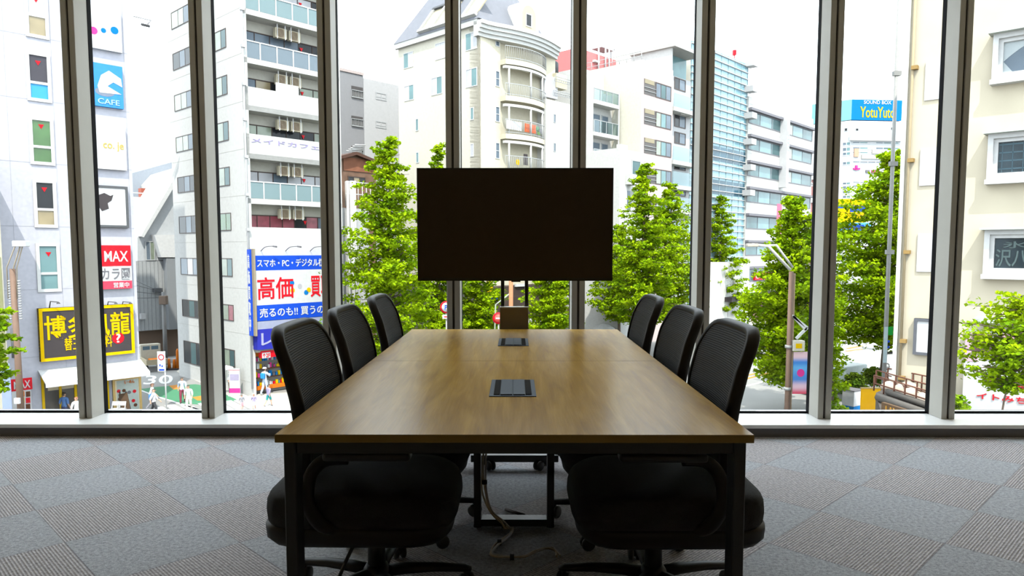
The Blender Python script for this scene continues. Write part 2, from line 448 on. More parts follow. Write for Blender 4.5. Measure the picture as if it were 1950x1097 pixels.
# ================================================================== television on its stand
SCR = mat('dark screen', (.030, .019, .011), .35, spec=.25, var=.0)
BEZ = mat('tv bezel', (.010, .008, .007), .4)
tvx0, tvx1, tvz0, tvz1, tvy = -.572, .577, .992, 1.651, 4.215
tv = empty('television', (0, tvy+.03, tvz0), 'large black flat screen television, switched off, on a stand behind the table', 'television')
MB().box(tvx0, tvx1, tvy+.004, tvy+.035, tvz0, tvz1).build('housing', BEZ, tv, world=True, bev=.004)
m = MB(); FT = Face((0, tvy+.004), (1, 0, 0), (0, -1, 0)); ring(m, FT, tvx0, tvx1, tvz0, tvz1, .008, 0, .004)
m.fbox(FT, tvx0+.008, tvx1-.008, tvz0+.008, tvz0+.018, 0, .005)
m.build('bezel', BEZ, tv, world=True)
MB().box(tvx0+.008, tvx1-.008, tvy+.001, tvy+.004, tvz0+.018, tvz1-.008).build('screen', SCR, tv, world=True)
MB().box(-.02, .035, tvy+.002, tvy+.02, tvz0-.007, tvz0).build('sensor', BLK, tv, world=True, bev=.002)
MB().box(-.35, .35, tvy+.035, tvy+.06, 1.06, 1.45).build('rear_cover', BEZ, tv, world=True, bev=.01)
st = empty('television_stand', (0, 4.22, 0), 'black wheeled floor stand with two posts holding the television', 'stand')
for x in (-.0775, .066): MB().box(x-.005, x+.016, 4.275, 4.315, .06, 1.45).build('post', BLKM, st, world=True, bev=.003)
MB().box(-.30, .30, 4.275, 4.297, 1.20, 1.30).build('mounting_bracket', BLKM, st, world=True)
TANP = mat('brown grey panel', (.155, .115, .06), .6, var=.05)
pl = MB().box(-.088, .082, 4.215, 4.272, .60, .832).build('box_panel', TANP, st, world=True, bev=.003); pl['label'] = 'tan metal box between the posts'
MB().box(-.088, .082, 4.213, 4.274, .832, .837).build('box_lid', mat('pale lid', (.45, .43, .40), .4), pl, world=True)
bs = MB(); bs.box(-.235, .235, 3.745, 3.800, .040, .078); bs.box(-.205, -.15, 3.80, 4.36, .045, .075); bs.box(.15, .205, 3.80, 4.36, .045, .075)
bs.box(-.15, .15, 4.25, 4.36, .045, .075)
bs.build('base', BLKM, st, world=True, bev=.004)
def caster(mb, c, rz, r=.026, w=.016, gap=.010, mi=0):
    c = Vector(c); ax = Vector((math.cos(rz), math.sin(rz), 0))
    for sgn in (-1, 1):
        k0 = c+ax*sgn*gap/2; k1 = k0+ax*sgn*w
        mb.tube([k0, k0+ax*sgn*.003, k0+ax*sgn*(w-.004), k1], [r*.85, r, r, r*.8], 14, mi=mi)
    mb.tube([c+ax*-.012, c+ax*.012], r*.55, 10, mi=mi)
    return mb
for x, rz in ((-.128, .5), (.128, -.7)):
    cb = MB(); caster(cb, (x, 3.735, .027), rz); cb.tube([(x, 3.75, .025), (x, 3.765, .045)], .016, 10); cb.build('caster', BLK, st, world=True)
for x, rz in ((-.178, .2), (.178, .9)):
    cb = MB(); caster(cb, (x, 4.34, .027), rz); cb.tube([(x, 4.34, .025), (x, 4.34, .047)], .010, 10); cb.build('caster', BLK, st, world=True)

# ================================================================== office chairs
def mesh_fabric():
    m = bpy.data.materials.new('ribbed chair mesh'); nt = nodes(m); N = nt.nodes; L = nt.links
    out = N.new('ShaderNodeOutputMaterial'); b = N.new('ShaderNodeBsdfPrincipled'); L.new(b.outputs[0], out.inputs[0])
    b.inputs['Roughness'].default_value = .75; b.inputs['Specular IOR Level'].default_value = .3
    tc = N.new('ShaderNodeTexCoord'); wv = N.new('ShaderNodeTexWave'); wv.wave_type = 'BANDS'; wv.bands_direction = 'Z'
    wv.inputs['Scale'].default_value = 46; wv.inputs['Distortion'].default_value = .5; wv.inputs['Detail'].default_value = 1
    wv.inputs['Detail Scale'].default_value = .6
    L.new(tc.outputs['Object'], wv.inputs['Vector'])
    rp = N.new('ShaderNodeValToRGB'); rp.color_ramp.elements[0].position = .55; rp.color_ramp.elements[0].color = (.004, .004, .004, 1)
    rp.color_ramp.elements[1].position = .95; rp.color_ramp.elements[1].color = (.034, .031, .029, 1)
    L.new(wv.outputs[0], rp.inputs[0]); L.new(rp.outputs[0], b.inputs['Base Color'])
    bp = N.new('ShaderNodeBump'); bp.inputs['Strength'].default_value = .4; bp.inputs['Distance'].default_value = .003
    L.new(wv.outputs[0], bp.inputs['Height']); L.new(bp.outputs[0], b.inputs['Normal'])
    return m
MESHF = mesh_fabric()
def backx(y, z):
    pr = [(.40, -.188), (.50, -.178), (.60, -.176), (.72, -.190), (.82, -.214), (.95, -.266)]
    for (a, xa), (b, xb) in zip(pr, pr[1:]):
        if z <= b or b == .95:
            t = (z-a)/(b-a); t = max(0, min(1.2, t)); x = xa+(xb-xa)*t; break
    return x+.016*(y/.235)**2
BL = round_poly([(-.195, .455), (.195, .455), (.246, .70), (.238, .930), (-.238, .930), (-.246, .70)], [.07, .07, .08, .115, .115, .08], 9)
def resample(poly, n):
    L = [0]; m = len(poly)
    for i in range(m): L.append(L[-1]+math.dist(poly[i], poly[(i+1) % m]))
    out = []; j = 0
    for k in range(n):
        t = L[-1]*k/n
        while L[j+1] < t: j += 1
        u = (t-L[j])/max(1e-9, L[j+1]-L[j]); a = poly[j]; b = poly[(j+1) % m]
        out.append((a[0]+(b[0]-a[0])*u, a[1]+(b[1]-a[1])*u))
    return out
BL = resample(BL, 72)
def make_chair(name, ang):
    t = empty(name, (0, 0, 0))
    # back frame
    n = len(BL); f = MB(); vs = []; fs = []
    sec = [(-.014, .006), (-.010, .010), (-.002, .009), (.006, .002), (.009, -.022), (.004, -.034), (-.010, -.034), (-.014, -.022)]
    for i, (y, z) in enumerate(BL):
        a = BL[i-1]; b = BL[(i+1) % n]; tx, tz = b[0]-a[0], b[1]-a[1]; l = math.hypot(tx, tz); oy, oz = tz/l, -tx/l
        for (q, dd) in sec:
            yy, zz = y+oy*q, z+oz*q
            vs.append((backx(y, z)+dd+(.004 if q > 0 else 0), yy, zz))
    k = len(sec)
    for i in range(n):
        for j in range(k):
            fs.append((i*k+j, i*k+(j+1) % k, ((i+1) % n)*k+(j+1) % k, ((i+1) % n)*k+j))
    f.add(vs, fs, 0, True); f.build('back_frame', FRAME, t)
    # mesh panel
    p = MB()
    for side, off in ((1, .004), (-1, -.014)):
        vs = []; fs = []; K = 9; cy, cz = 0, .70
        for q in range(1, K+1):
            for (y, z) in BL:
                fy, fz = cy+(y-cy)*q/K*.955, cz+(z-cz)*q/K*.965
                vs.append((backx(fy, fz)+off, fy, fz))
        vs.append((backx(cy, cz)+off, cy, cz))
        for q in range(K-1):
            for i in range(n):
                j = (i+1) % n; fs.append((q*n+i, q*n+j, (q+1)*n+j, (q+1)*n+i))
        for i in range(n): fs.append((K*n, i, (i+1) % n))
        p.add(vs, fs, 0, True)
    p.build('mesh_back', MESHF, t)
    # rear spine
    s = MB(); s.tube([(-.04, 0, .315), (-.15, 0, .315), (-.21, 0, .35), (-.232, 0, .43), (-.22, 0, .52), (-.205, 0, .60)], [.030, .032, .032, .030, .030, .024], 10, flat=.55, up=(0, 1, 0))
    s.tube([(-.185, -.19, .57), (-.208, -.09, .56), (-.214, 0, .56), (-.208, .09, .56), (-.185, .19, .57)], .016, 8)
    s.build('back_support', FRAME, t)
    # seat cushion
    ol = resample(round_poly([(-.315, -.235), (.285, -.245), (.285, .245), (-.315, .235)], [.11, .15, .15, .11], 7), 56)
    c = MB(); vs = []; fs = []; prof = [(.955, .318), (.99, .338), (1.0, .368), (.992, .398), (.965, .418), (.90, .429), (.75, .433), (.4, .432)]
    for sc, z in prof:
        for x, y in ol:
            xx = .01+(x-.01)*sc; wf = max(0, (xx-.12)/.165)
            vs.append((xx, y*sc, z-.022*wf*wf*(1 if z > .36 else .4)))
    m = len(ol)
    for q in range(len(prof)-1):
        for i in range(m):
            j = (i+1) % m; fs.append((q*m+i, q*m+j, (q+1)*m+j, (q+1)*m+i))
    fs.append(tuple(range(m))[::-1]); fs.append(tuple((len(prof)-1)*m+i for i in range(m)))
    c.add(vs, fs, 0, True); c.build('seat', FAB, t)
    sh = MB(); vs = []; fs = []; prof = [(.80, .256), (.92, .264), (.975, .284), (.985, .316), (.975, .326), (.5, .328)]
    for sc, z in prof:
        for x, y in ol: vs.append(((x-.01)*sc+.0, y*sc, z))
    for q in range(len(prof)-1):
        for i in range(m):
            j = (i+1) % m; fs.append((q*m+i, q*m+j, (q+1)*m+j, (q+1)*m+i))
    fs.append(tuple(range(m))[::-1]); fs.append(tuple((len(prof)-1)*m+i for i in range(m)))
    sh.add(vs, fs, 0, True); sh.build('seat_shell', FRAME, t)
    # armrests
    for sy in (-1, 1):
        a = MB(); y = sy*.262
        a.tube(spl([(-.06, sy*.20, .318), (-.115, sy*.245, .345), (-.150, y, .42), (-.142, y, .50), (-.10, y, .548), (-.03, y, .556)], 5), .017, 8, flat=1.3)
        ar = a.build('armrest', FRAME, t)
        pd = MB().box(-.10, .16, y-.03, y+.03, .552, .578); pd.build('arm_pad', BLK, ar, bev=.011, seg=3)
    # mechanism, column, lever
    mc = MB().box(-.10, .10, -.07, .07, .245, .292); mc.build('tilt_mechanism', BLK, t, bev=.015, seg=2)
    mk = MB().lathe((-.0, 0, 0), [(.014, .20), (.014, .25)], 14)
    co = MB().lathe((0, 0, 0), [(.030, .115), (.029, .235), (.024, .24)], 20); co.build('gas_column', BLK, t); 
    mk.build('piston', mat('chrome', (.6, .6, .6), .25, metal=1.), t)
    lv = MB().tube(spl([(-.02, -.06, .27), (-.03, -.15, .265), (-.05, -.20, .225), (-.075, -.225, .165)], 5), .006, 7)
    lv.box(-.092, -.062, -.236, -.220, .125, .168); lv.build('lever', BLK, t)
    b = MB(); b.lathe((0, 0, 0), [(.036, .058), (.046, .07), (.045, .10), (.036, .115), (.031, .118)], 20)
    b.build('hub', FRAME, t)
    for k in range(5):
        q = ang+k*2*pi/5; d = Vector((math.cos(q), math.sin(q), 0))
        g = MB(); pts = [d*.03+Vector((0, 0, .088)), d*.10+Vector((0, 0, .090)), d*.20+Vector((0, 0, .084)), d*.300+Vector((0, 0, .070)), d*.322+Vector((0, 0, .064))]
        g.tube(pts, [.027, .025, .021, .018, .012], 8, flat=.75)
        lg = g.build('base_leg', FRAME, t)
        w = MB(); cc = d*.305; rz = q+.8+k*1.3
        caster(w, (cc.x, cc.y, .027), rz, .027, .017, .012); w.tube([cc+Vector((0, 0, .03)), cc+Vector((0, 0, .068))], .009, 8)
        hd = Vector((-math.sin(rz), math.cos(rz), 0))
        w.build('caster', BLK, lg)
    return t
G = 'mesh office chairs around the conference table'
spec = [(-.466, 2.34, 0, 'black mesh office chair nearest the camera on the left side of the table', 13),
        (-.466, 2.99, 0, 'middle black mesh office chair on the left side of the table', 18),
        (-.466, 3.77, 0, 'black mesh office chair at the far end of the left side of the table', 13),
        (.466, 2.33, pi, 'black mesh office chair nearest the camera on the right side of the table', 56),
        (.466, 2.97, pi, 'middle black mesh office chair on the right side of the table', 54),
        (.466, 3.72, pi, 'black mesh office chair at the far end of the right side of the table', 56)]
protos = {}
for x, y, rz, lb, ang in spec:
    if ang not in protos:
        c = protos[ang] = make_chair('office_chair', math.radians(ang))
    else:
        c = copy_tree(protos[ang])
    c.location = (x, y, 0); c.rotation_euler = (0, 0, rz)
    tag(c, lb, 'chair', G)
# ================================================================== the town outside (street 8 m below the room floor)
GZ = -8.0
KO = .335
def oc(r, g, b, k=KO): return tuple(x*k for x in srgb(r, g, b))
def om(name, r, g, b, rough=.75, k=KO, **kw):
    kw.setdefault('spec', .12); k = min(k, .46)
    return mat(name, oc(r, g, b, k), rough, **kw)
WHITE = om('white render', 250, 249, 246); WHITE2 = om('white painted metal', 255, 255, 255, .5)
LAV = om('pale lavender panel', 228, 228, 241); LAVJ = om('panel joint', 205, 205, 216)
CREAM = om('cream render', 255, 246, 222, bump=.05, bscale=3); CREAM2 = om('cream stucco', 251, 238, 212, var=.05, scale=1.2)
PALE = om('pale grey render', 226, 226, 228); MIDG = om('mid grey tile', 176, 176, 180); DKG = om('dark grey metal', 110, 112, 116)
LGM = om('light grey cladding', 205, 208, 210); GM = om('grey cladding', 170, 174, 178)
PINK = om('pink tile', 246, 222, 218); SALM = om('salmon red tile', 240, 150, 150)
BRN = om('brown wood', 120, 75, 50); BRF = om('brown window frame', 100, 85, 80, .5); SILV = om('silver window frame', 215, 218, 220, .4)
PD = mat('dark window pane', oc(70, 74, 80, .24), .12, spec=.14, var=.25, scale=.6)
PB = mat('blue grey window pane', oc(150, 168, 186, .24), .12, spec=.14, var=.2, scale=.7)
PA = mat('aqua window pane', oc(160, 205, 210, .24), .12, spec=.14, var=.15, scale=.7)
PT = mat('teal window pane', oc(110, 150, 155, .24), .12, spec=.14, var=.3, scale=.4)
PW = mat('white curtain pane', oc(226, 226, 232, .30), .3, var=.12, scale=1.5)
PG = mat('green curtain pane', oc(95, 150, 80, .24), .25, var=.25, scale=1.5)
PGL = mat('pale green curtain pane', oc(190, 205, 180, .24), .25, var=.2, scale=1.5)
PPK = mat('pink curtain pane', oc(215, 105, 125, .24), .3, var=.3, scale=3.)
PBE = mat('beige blind pane', oc(215, 195, 150, .24), .3, var=.15, scale=2)
BGL = glass_mat('balcony glass', (.72, .84, .86), .5, .10)
BGL2 = mat('frosted balcony panel', oc(180, 208, 214, .23), .3, spec=.1, var=.05)
RED = om('sign red', 226, 20, 40, .5, .5); BLUE = om('sign blue', 25, 80, 210, .5, .5); YEL = om('sign yellow', 250, 205, 0, .6, .40, spec=.04)
SWH = om('sign white', 250, 250, 252, .5); SBK = om('sign charcoal', 72, 66, 68, .5, .5); ORG = om('orange paint', 240, 130, 30, .5, .5)
CYAN = om('sign cyan', 20, 150, 240, .6, .30, spec=.04); NAVY = om('navy sign', 50, 55, 175, .5, .5); MAG = om('magenta print', 225, 60, 150, .5, .5)
GOLD = om('gold lettering', 214, 180, 90, .5, .5); PURP = om('lilac print', 185, 172, 225, .5); GREY = om('grey lettering', 120, 118, 124, .5, .5)
TUBE = om('galvanised steel', 190, 190, 188, .5); POLE = om('brown lamp post', 152, 124, 108, .6)
ASPH = mat('asphalt', oc(200, 198, 194, .24), .9, var=.06, scale=.5)
def root_at(name, P, label, cat, group=None):
    return empty(name, (P.x, P.y, P.z), label, cat, group)
def block(par, name, c, u0, u1, v0, v1, z0, z1, m, bev=0.):
    c = Vector((c.x, c.y, 0)); b = MB()
    vs = [c+U*a+V*e+Vector((0, 0, z)) for z in (z0, z1) for e in (v0, v1) for a in (u0, u1)]
    b.add(vs, [(0, 2, 3, 1), (4, 5, 7, 6), (0, 1, 5, 4), (2, 6, 7, 3), (0, 4, 6, 2), (1, 3, 7, 5)])
    return b.build(name, m, par, world=True, bev=bev)
def fb(F, par, name, x0, y0, x1, y1, d0, d1, m, bev=0.):
    s0, s1, z0, z1 = F.rect(x0, y0, x1, y1); return MB().fbox(F, s0, s1, z0, z1, d0, d1).build(name, m, par, world=True, bev=bev)
def fwin(F, par, x0, y0, x1, y1, fm, panes, cols=(), rows=(), **k):
    s0, s1, z0, z1 = F.rect(x0, y0, x1, y1); return window(F, par, s0, s1, z0, z1, fm, panes, cols, rows, **k)
def ftext(text, F, par, x0, y0, x1, y1, d, m, **k):
    s0, s1, z0, z1 = F.rect(x0, y0, x1, y1, d); return lettering(text, F, par, s0, s1, z0, z1, d, m, **k)
def fbd(F, par, name, x0, y0, x1, y1, d0, d1, m):
    """rectangle measured on the plane d1 in front of the face"""
    s0, s1, z0, z1 = F.rect(x0, y0, x1, y1, d1); return MB().fbox(F, s0, s1, z0, z1, d0, d1).build(name, m, par, world=True)
def tri_mark(F, par, px, py, d, size=.16):
    s, z = F.pt(px, py); b = MB()
    b.prism([(s-size, z+size*.8), (s+size, z+size*.8), (s, z-size)], lambda a, zz, dd: F.W(a, dd, zz), d, d+.01)
    return b.build('rescue_mark', RED, par, world=True)

# ------------------------------------------------------------------ ground
g = MB().box(-160, 160, -90, 240, GZ-.5, GZ); o = g.build('street', ASPH); o['kind'] = 'structure'
def ground_poly(pts, name, m, h=.012):
    P = [on_z(x, y, GZ) for x, y in pts]; b = MB(); n = len(P)
    b.add([p+Vector((0, 0, .0)) for p in P]+[p+Vector((0, 0, h)) for p in P], [tuple(range(n, 2*n)), tuple(range(n))[::-1]]+[(i, (i+1) % n, n+(i+1) % n, n+i) for i in range(n)])
    o = b.build(name, m); o['kind'] = 'structure'; return o
RW = om('road paint white', 255, 255, 255, .7, .40); RG = om('road paint green', 84, 150, 112, .8, .42); RO = om('road paint orange', 225, 150, 60, .8, .42)
ground_poly([(262, 742), (300, 737), (372, 732), (462, 747), (452, 763), (400, 772), (331, 767)], 'green_road_patch', RG)
PAVE = om('pale paving', 236, 230, 218, .8)
ground_poly([(336, 708), (344, 700), (478, 757), (480, 775)], 'pavement', PAVE, .02)
ground_poly([(472, 752), (590, 745), (640, 770), (560, 790), (490, 775)], 'pavement', PAVE, .016)
ground_poly([(1160, 600), (1465, 606), (1440, 640), (1150, 640)], 'pavement', PAVE, .016)
for q in (((322, 735), (340, 733), (346, 741), (330, 742)), ((366, 757), (385, 754), (388, 763), (376, 763))): ground_poly(q, 'road_arrow', RO, .02)
def bar(x0, y0, x1, y1, w, m=RW, name='crosswalk_stripe'):
    a = on_z(x0, y0, GZ); b = on_z(x1, y1, GZ); t = (b-a).normalized(); q = Vector((-t.y, t.x, 0))*w/2
    k = MB(); up = Vector((0, 0, .022))
    P = [a-q, b-q, b+q, a+q]
    k.add(P+[p+up for p in P], [(4, 5, 6, 7), (3, 2, 1, 0), (0, 1, 5, 4), (1, 2, 6, 5), (2, 3, 7, 6), (3, 0, 4, 7)])
    o = k.build(name, m); o['kind'] = 'structure'
bar(268, 744, 300, 756, .16); bar(300, 756, 390, 784, .16)
for q in ((300, 776, 345, 800), (322, 772, 380, 800), (352, 772, 404, 797), (385, 768, 440, 797), (408, 766, 460, 794), (432, 764, 474, 788), (453, 762, 502, 786), (478, 762, 520, 783), (512, 765, 552, 783)):
    bar(*q, .52)
for q in ((1420, 722, 1476, 708), (1425, 715, 1474, 703), (1614, 664, 1680, 652), (1612, 669, 1672, 662)): bar(*q, .22, RO, 'road_line')
bar(1395, 742, 1500, 716, .2, RW, 'road_line')
class GroundFrame:
    def __init__(s, p0, px, py): s.O = on_z(*p0, GZ); s.e1 = on_z(*px, GZ)-s.O; s.e2 = on_z(*py, GZ)-s.O
    def W(s, a, d, z): return s.O+s.e1*a+s.e2*z+Vector((0, 0, .012+d*.2))
gf = GroundFrame((272, 733), (328, 731), (278, 716))
t = lettering('30', gf, None, 0, 1, 0, 1, 0, RW, name='road_number'); t['kind'] = 'structure'

# ------------------------------------------------------------------ building A : lavender white tower with narrow windows
pA = on_z(270, 779, GZ); FA = Face(pA, U, -V)
bA = root_at('building', pA, 'pale lavender panelled tower at far left with black and yellow signboard and white awning', 'building', 'buildings across the street')
block(bA, 'wall', pA, -12, 0, 0, 9, GZ, 20, LAV)
j = MB()
for y in (61, 184, 306, 430, 553, 684): 
    _, z = FA.pt(20, y); j.fbox(FA, -11.9, 0, z-.015, z+.015, -.01, .006)
for x in (24, 112, 268-20): 
    s, _ = FA.pt(x, 400); j.fbox(FA, s-.01, s+.01, GZ, 19, -.01, .005)
j.build('panel_joint', LAVJ, bA, world=True)
BEN = om('window film blue', 70, 165, 225, .4, .5); CHAR = om('window film charcoal', 78, 76, 84, .4, .5)
for (x0, y0, x1, y1, pn, mk) in ((43, -45, 94, 77, [PW, PBE], (68, 0)), (47, 96, 99, 197, [CHAR, BEN], (72, 120)), (53, 221, 105, 316, [PG, PG], (78, 241)),
                             (61, 341, 110, 434, [PD, PBE], (84, 361)), (67, 463, 117, 555, [PA, PA], (92, 484))):
    w_ = fwin(FA, bA, x0, y0, x1, y1, WHITE2, pn, (), (.62,), fw=.16, out=.07)
    tri_mark(FA, w_, *mk, .02, .13)
w_ = None
def sign(F, par, x0, y0, x1, y1, m, d=.22, frame=None, fw=.08, name='signboard', d0=0.0):
    s0, s1, z0, z1 = F.rect(x0, y0, x1, y1, d); b = MB().fbox(F, s0, s1, z0, z1, d0, d).build(name, m, par, world=True)
    if frame is not None:
        r = MB(); ring(r, F, s0, s1, z0, z1, fw, d0, d+.03); r.build('sign_frame', frame, b, world=True)
    return b
def blob(F, par, px, py, r, d, m, name='printed_motif', ry=None, n=14):
    s, z = F.pt(px, py, d); k = MB(); ry = ry or r
    k.prism([(s+r*math.cos(2*pi*i/n), z+ry*math.sin(2*pi*i/n)) for i in range(n)], lambda a, zz, dd: F.W(a, dd, zz), d, d+.012)
    return k.build(name, m, par, world=True)
s1 = sign(FA, bA, 168, 5, 233, 101, SWH); s1['label'] = 'white sign with blue dots'
for px, r, m in ((178, .2, MAG), (197, .13, CYAN), (218, .2, CYAN)): blob(FA, s1, px, 58, r, .22, m)
s2 = sign(FA, bA, 172, 117, 236, 208, om('poster blue', 60, 145, 225, .5, .5)); s2['label'] = 'blue poster sign with a white swirl'
k = MB()
sA, zA = FA.pt(212, 160, .22)
k.prism([(sA-.7, zA-.2), (sA-.5, zA+.4), (sA-.1, zA+.7), (sA+.5, zA+.35), (sA+.55, zA-.1), (sA+.1, zA+.1), (sA-.2, zA-.15), (sA+.5, zA-.5), (sA-.6, zA-.55)], lambda a, zz, dd: FA.W(a, dd, zz), .22, .235)
k.build('printed_motif', SWH, s2, world=True)
blob(FA, s2, 200, 175, .5, .215, om('poster grey', 130, 140, 160, .5, .5), ry=.25)
ftext('CAFE', FA, s2, 186, 186, 228, 202, .225, om('poster pale blue', 170, 220, 250, .5, .5))
s3 = sign(FA, bA, 178, 234, 242, 325, SWH); s3['label'] = 'plain white sign with gold letters'; ftext('co. je', FA, s3, 196, 268, 236, 290, .22, GOLD)
s4 = sign(FA, bA, 180, 352, 246, 434, SWH, frame=DKG, fw=.13); s4['label'] = 'white sign in a dark frame'
sA, zA = FA.pt(203, 385, .22); k = MB()
k.prism([(sA-.5, zA-.1), (sA-.45, zA+.35), (sA-.1, zA+.5), (sA+.2, zA+.35), (sA+.35, zA+.42), (sA+.25, zA+.1), (sA+.05, zA-.05), (sA+.1, zA-.35), (sA-.25, zA-.5)], lambda a, zz, dd: FA.W(a, dd, zz), .22, .235)
k.build('printed_motif', SBK, s4, world=True)
s5 = sign(FA, bA, 184, 467, 250, 507, RED); s5['label'] = 'red sign with white brush lettering'; ftext('MAX', FA, s5, 198, 478, 244, 498, .22, SWH)
s6 = sign(FA, bA, 184, 507, 252, 549, SWH); s6['label'] = 'white and red sign with grey characters'; ftext('カラ園', FA, s6, 192, 511, 248, 532, .22, GREY)
fbd(FA, s6, 'sign_band', 186, 536, 252, 549, .2, .235, om('sign rose', 226, 70, 95, .5, .5)); ftext('営業中', FA, s6, 216, 538, 246, 547, .236, SWH)
s7 = sign(FA, bA, 73, 588, 257, 672, SBK, frame=YEL, fw=.16, d=.3); s7['label'] = 'charcoal shop sign with yellow frame and characters'
ftext('博多風龍', FA, s7, 83, 602, 248, 636, .3, YEL, bold=.014); ftext('替玉二玉無料', FA, s7, 122, 644, 214, 660, .3, YEL)
blob(FA, s7, 225, 644, .32, .3, RED, 'red_seal', n=10); ftext('?', FA, s7, 221, 636, 230, 652, .315, SWH)
for x in (96, 206, 234):
    s, z = FA.pt(x, 583, .3); k = MB(); k.tube([FA.W(s, .1, z-.1), FA.W(s, .35, z+.25), FA.W(s+.25, .75, z+.22)], .03, 6); k.lathe(FA.W(s+.25, .75, z+.14), [(.02, .1), (.1, 0)], 10); k.build('sign_lamp', DKG, s7, world=True)
# awning
s0, zt = FA.pt(72, 705); s1_, _ = FA.pt(268, 690); k = MB()
D = 1.35; zb = zt-.55; th = .05
vs = [FA.W(a, d, z) for a in (s0, s1_) for d, z in ((0, zt), (D, zb), (D, zb-.22), (D-.05, zb-.22), (D-.05, zb-th), (0, zt-th))]
n = 6; k.add(vs, [tuple(range(6))[::-1], tuple(range(6, 12))]+[(i, (i+1) % 6, 6+(i+1) % 6, 6+i) for i in range(6)])
k.build('awning', WHITE2, bA, world=True)
# shop front under the awning
zs = zt-.25; k = MB(); sf = FA.pt(82, 760)[0]; sg = FA.pt(205, 760)[0]
shop = MB().fbox(FA, sf, sg, GZ+.1, zs, -.6, .02); 
ws_ = shop.build('shop_window', mat('dark shop interior', oc(70, 66, 60, .5), .2), bA, world=True)
k = MB()
for x in (82, 115, 144, 205): 
    s = FA.pt(x, 760)[0]; k.fbox(FA, s-.06, s+.06, GZ, zs, 0, .1)
k.fbox(FA, sf, sg, zs-.12, zs, 0, .1); k.build('yellow_posts', YEL, ws_, world=True)['kind'] = 'stuff'
fb(FA, ws_, 'lit_menu_strip', 90, 728, 142, 738, .02, .05, om('warm strip', 250, 235, 200))
mb_ = sign(FA, bA, 214, 722, 271, 785, om('menu board cream', 246, 232, 200, .5, .5), frame=om('menu board tan', 225, 190, 120, .5, .5), fw=.12, d=.12, name='menu_board')
fbd(FA, mb_, 'menu_sheet', 222, 726, 265, 778, .1, .13, om('menu pale green', 228, 240, 232))
ftext('らーめん', FA, mb_, 236, 725, 256, 729, .135, ORG)
for jx, (px, py) in enumerate(((226, 745), (236, 744), (246, 747), (256, 745), (228, 760), (241, 762), (254, 763), (258, 771))): blob(FA, mb_, px, py, .1, .131, (RED, BRN, GREY)[jx % 3], 'menu_picture', n=8)
# red poster stand at the left
ps = sign(FA, bA, 15, 726, 62, 800, SWH, d=.25, name='poster_board'); fbd(FA, ps, 'poster_header', 15, 724, 62, 741, .2, .27, RED); ftext('MAX', FA, ps, 26, 727, 58, 738, .275, SWH)
for jx in range(8): fbd(FA, ps, 'poster_picture', 38+(jx % 2)*11, 746+(jx//2)*12, 47+(jx % 2)*11, 755+(jx//2)*12, .24, .262, (ORG, BRN, YEL, RED)[jx % 4])

# ------------------------------------------------------------------ sliver of the next building at the far left
pZ = at_y(10, 600, 33.5); FZ = Face(pZ, U, -V); pZ.z = GZ
bZ = root_at('building', pZ, 'beige corner building cut off by the left edge of the view', 'building', 'buildings across the street')
block(bZ, 'wall', pZ, -5, 0, 0, 2.5, GZ, 6, om('beige stone', 226, 220, 200))
fb(FZ, bZ, 'glass_band', -60, 490, 12, 690, -.02, .03, om('olive glass', 150, 150, 110, .2, .45))
fb(FZ, bZ, 'shop_band', -60, 700, 9, 735, 0, .1, WHITE)

# ------------------------------------------------------------------ building B : white block with balconies and the blue sign
pB = on_z(480, 755, GZ); FB = Face(pB, U, -V); FBs = Face(pB, -V, -U)
bB = root_at('building', pB, 'white corner block with stacked balconies above a big blue and white sign', 'building', 'buildings across the street')
REC = 1.15; LB = 6.9
block(bB, 'wall', pB, .30, LB, REC, 11, GZ, 21, om('balcony back wall', 238, 234, 222))
block(bB, 'side_wall', pB, 0, .30, 0, 11, GZ, 21, WHITE)
zsl = [FB.pt(465, y)[1] for y in (-68, 25, 118, 208.5, 300.6, 387)]
ztop = [FB.pt(465, y)[1] for y in (-112, -20, 74, 163, 253, 343)]
base_top = FB.pt(466, 432)[1]
block(bB, 'lower_wall', pB, .30, LB, 0, REC, FB.pt(480, 655)[1], base_top, WHITE)
block(bB, 'side_pier', pB, LB-.3, LB, 0, REC, GZ, 21, WHITE)
kinds = ['g', 'g', 'g', 's', 'b', 'g']
wb_p = [[PB, PW, PB, PB, PD, PB], [PD, PW, PB, PW, PW, PD], [PB, PB, PB, PB, PD, PD], [PB, PBE, PD, PGL, PGL, PGL], [PGL, PGL, PD, PD, PD, PGL], [PW, PW, PB, PW, PW, PW], [PPK, PPK, PPK, PPK, PD, PPK, PB]]
FBr = FB.shift(-REC)
tops = ztop+[base_top]
for i in range(6):
    zb, zt = zsl[i], ztop[i]
    k = MB(); k.fbox(FB, .02, LB-.05, zb, zb+.32, -REC, .0); fl_ = k.build('balcony', WHITE, bB, world=True)
    if kinds[i] == 'g':
        r = MB(); r.fbox(FB, .0, LB-.05, zt-.07, zt, -.06, .01)
        nb = 6
        for q in range(nb+1):
            ss = .0+(LB-.1)*q/nb; r.fbox(FB, ss, ss+.07, zb+.30, zt, -.06, .01)
        r.build('railing', WHITE2, fl_, world=True)
        MB().fbox(FB, .03, LB-.1, zb+.34, zt-.07, -.04, -.02).build('glass_panel', BGL2 if i != 2 else om('clear panel', 165, 182, 196, .3, .24), fl_, world=True)
    else:
        MB().fbox(FB, .0, LB-.05, zb+.0, zt, -.12, .0).build('parapet', WHITE, fl_, world=True)
        jj = MB()
        if kinds[i] == 's':
            for q in range(1, 6): jj.fbox(FB, LB*q/6-.012, LB*q/6+.012, zb+.35, zt-.05, -.01, .006)
            jj.build('panel_joint', LAVJ, fl_, world=True)
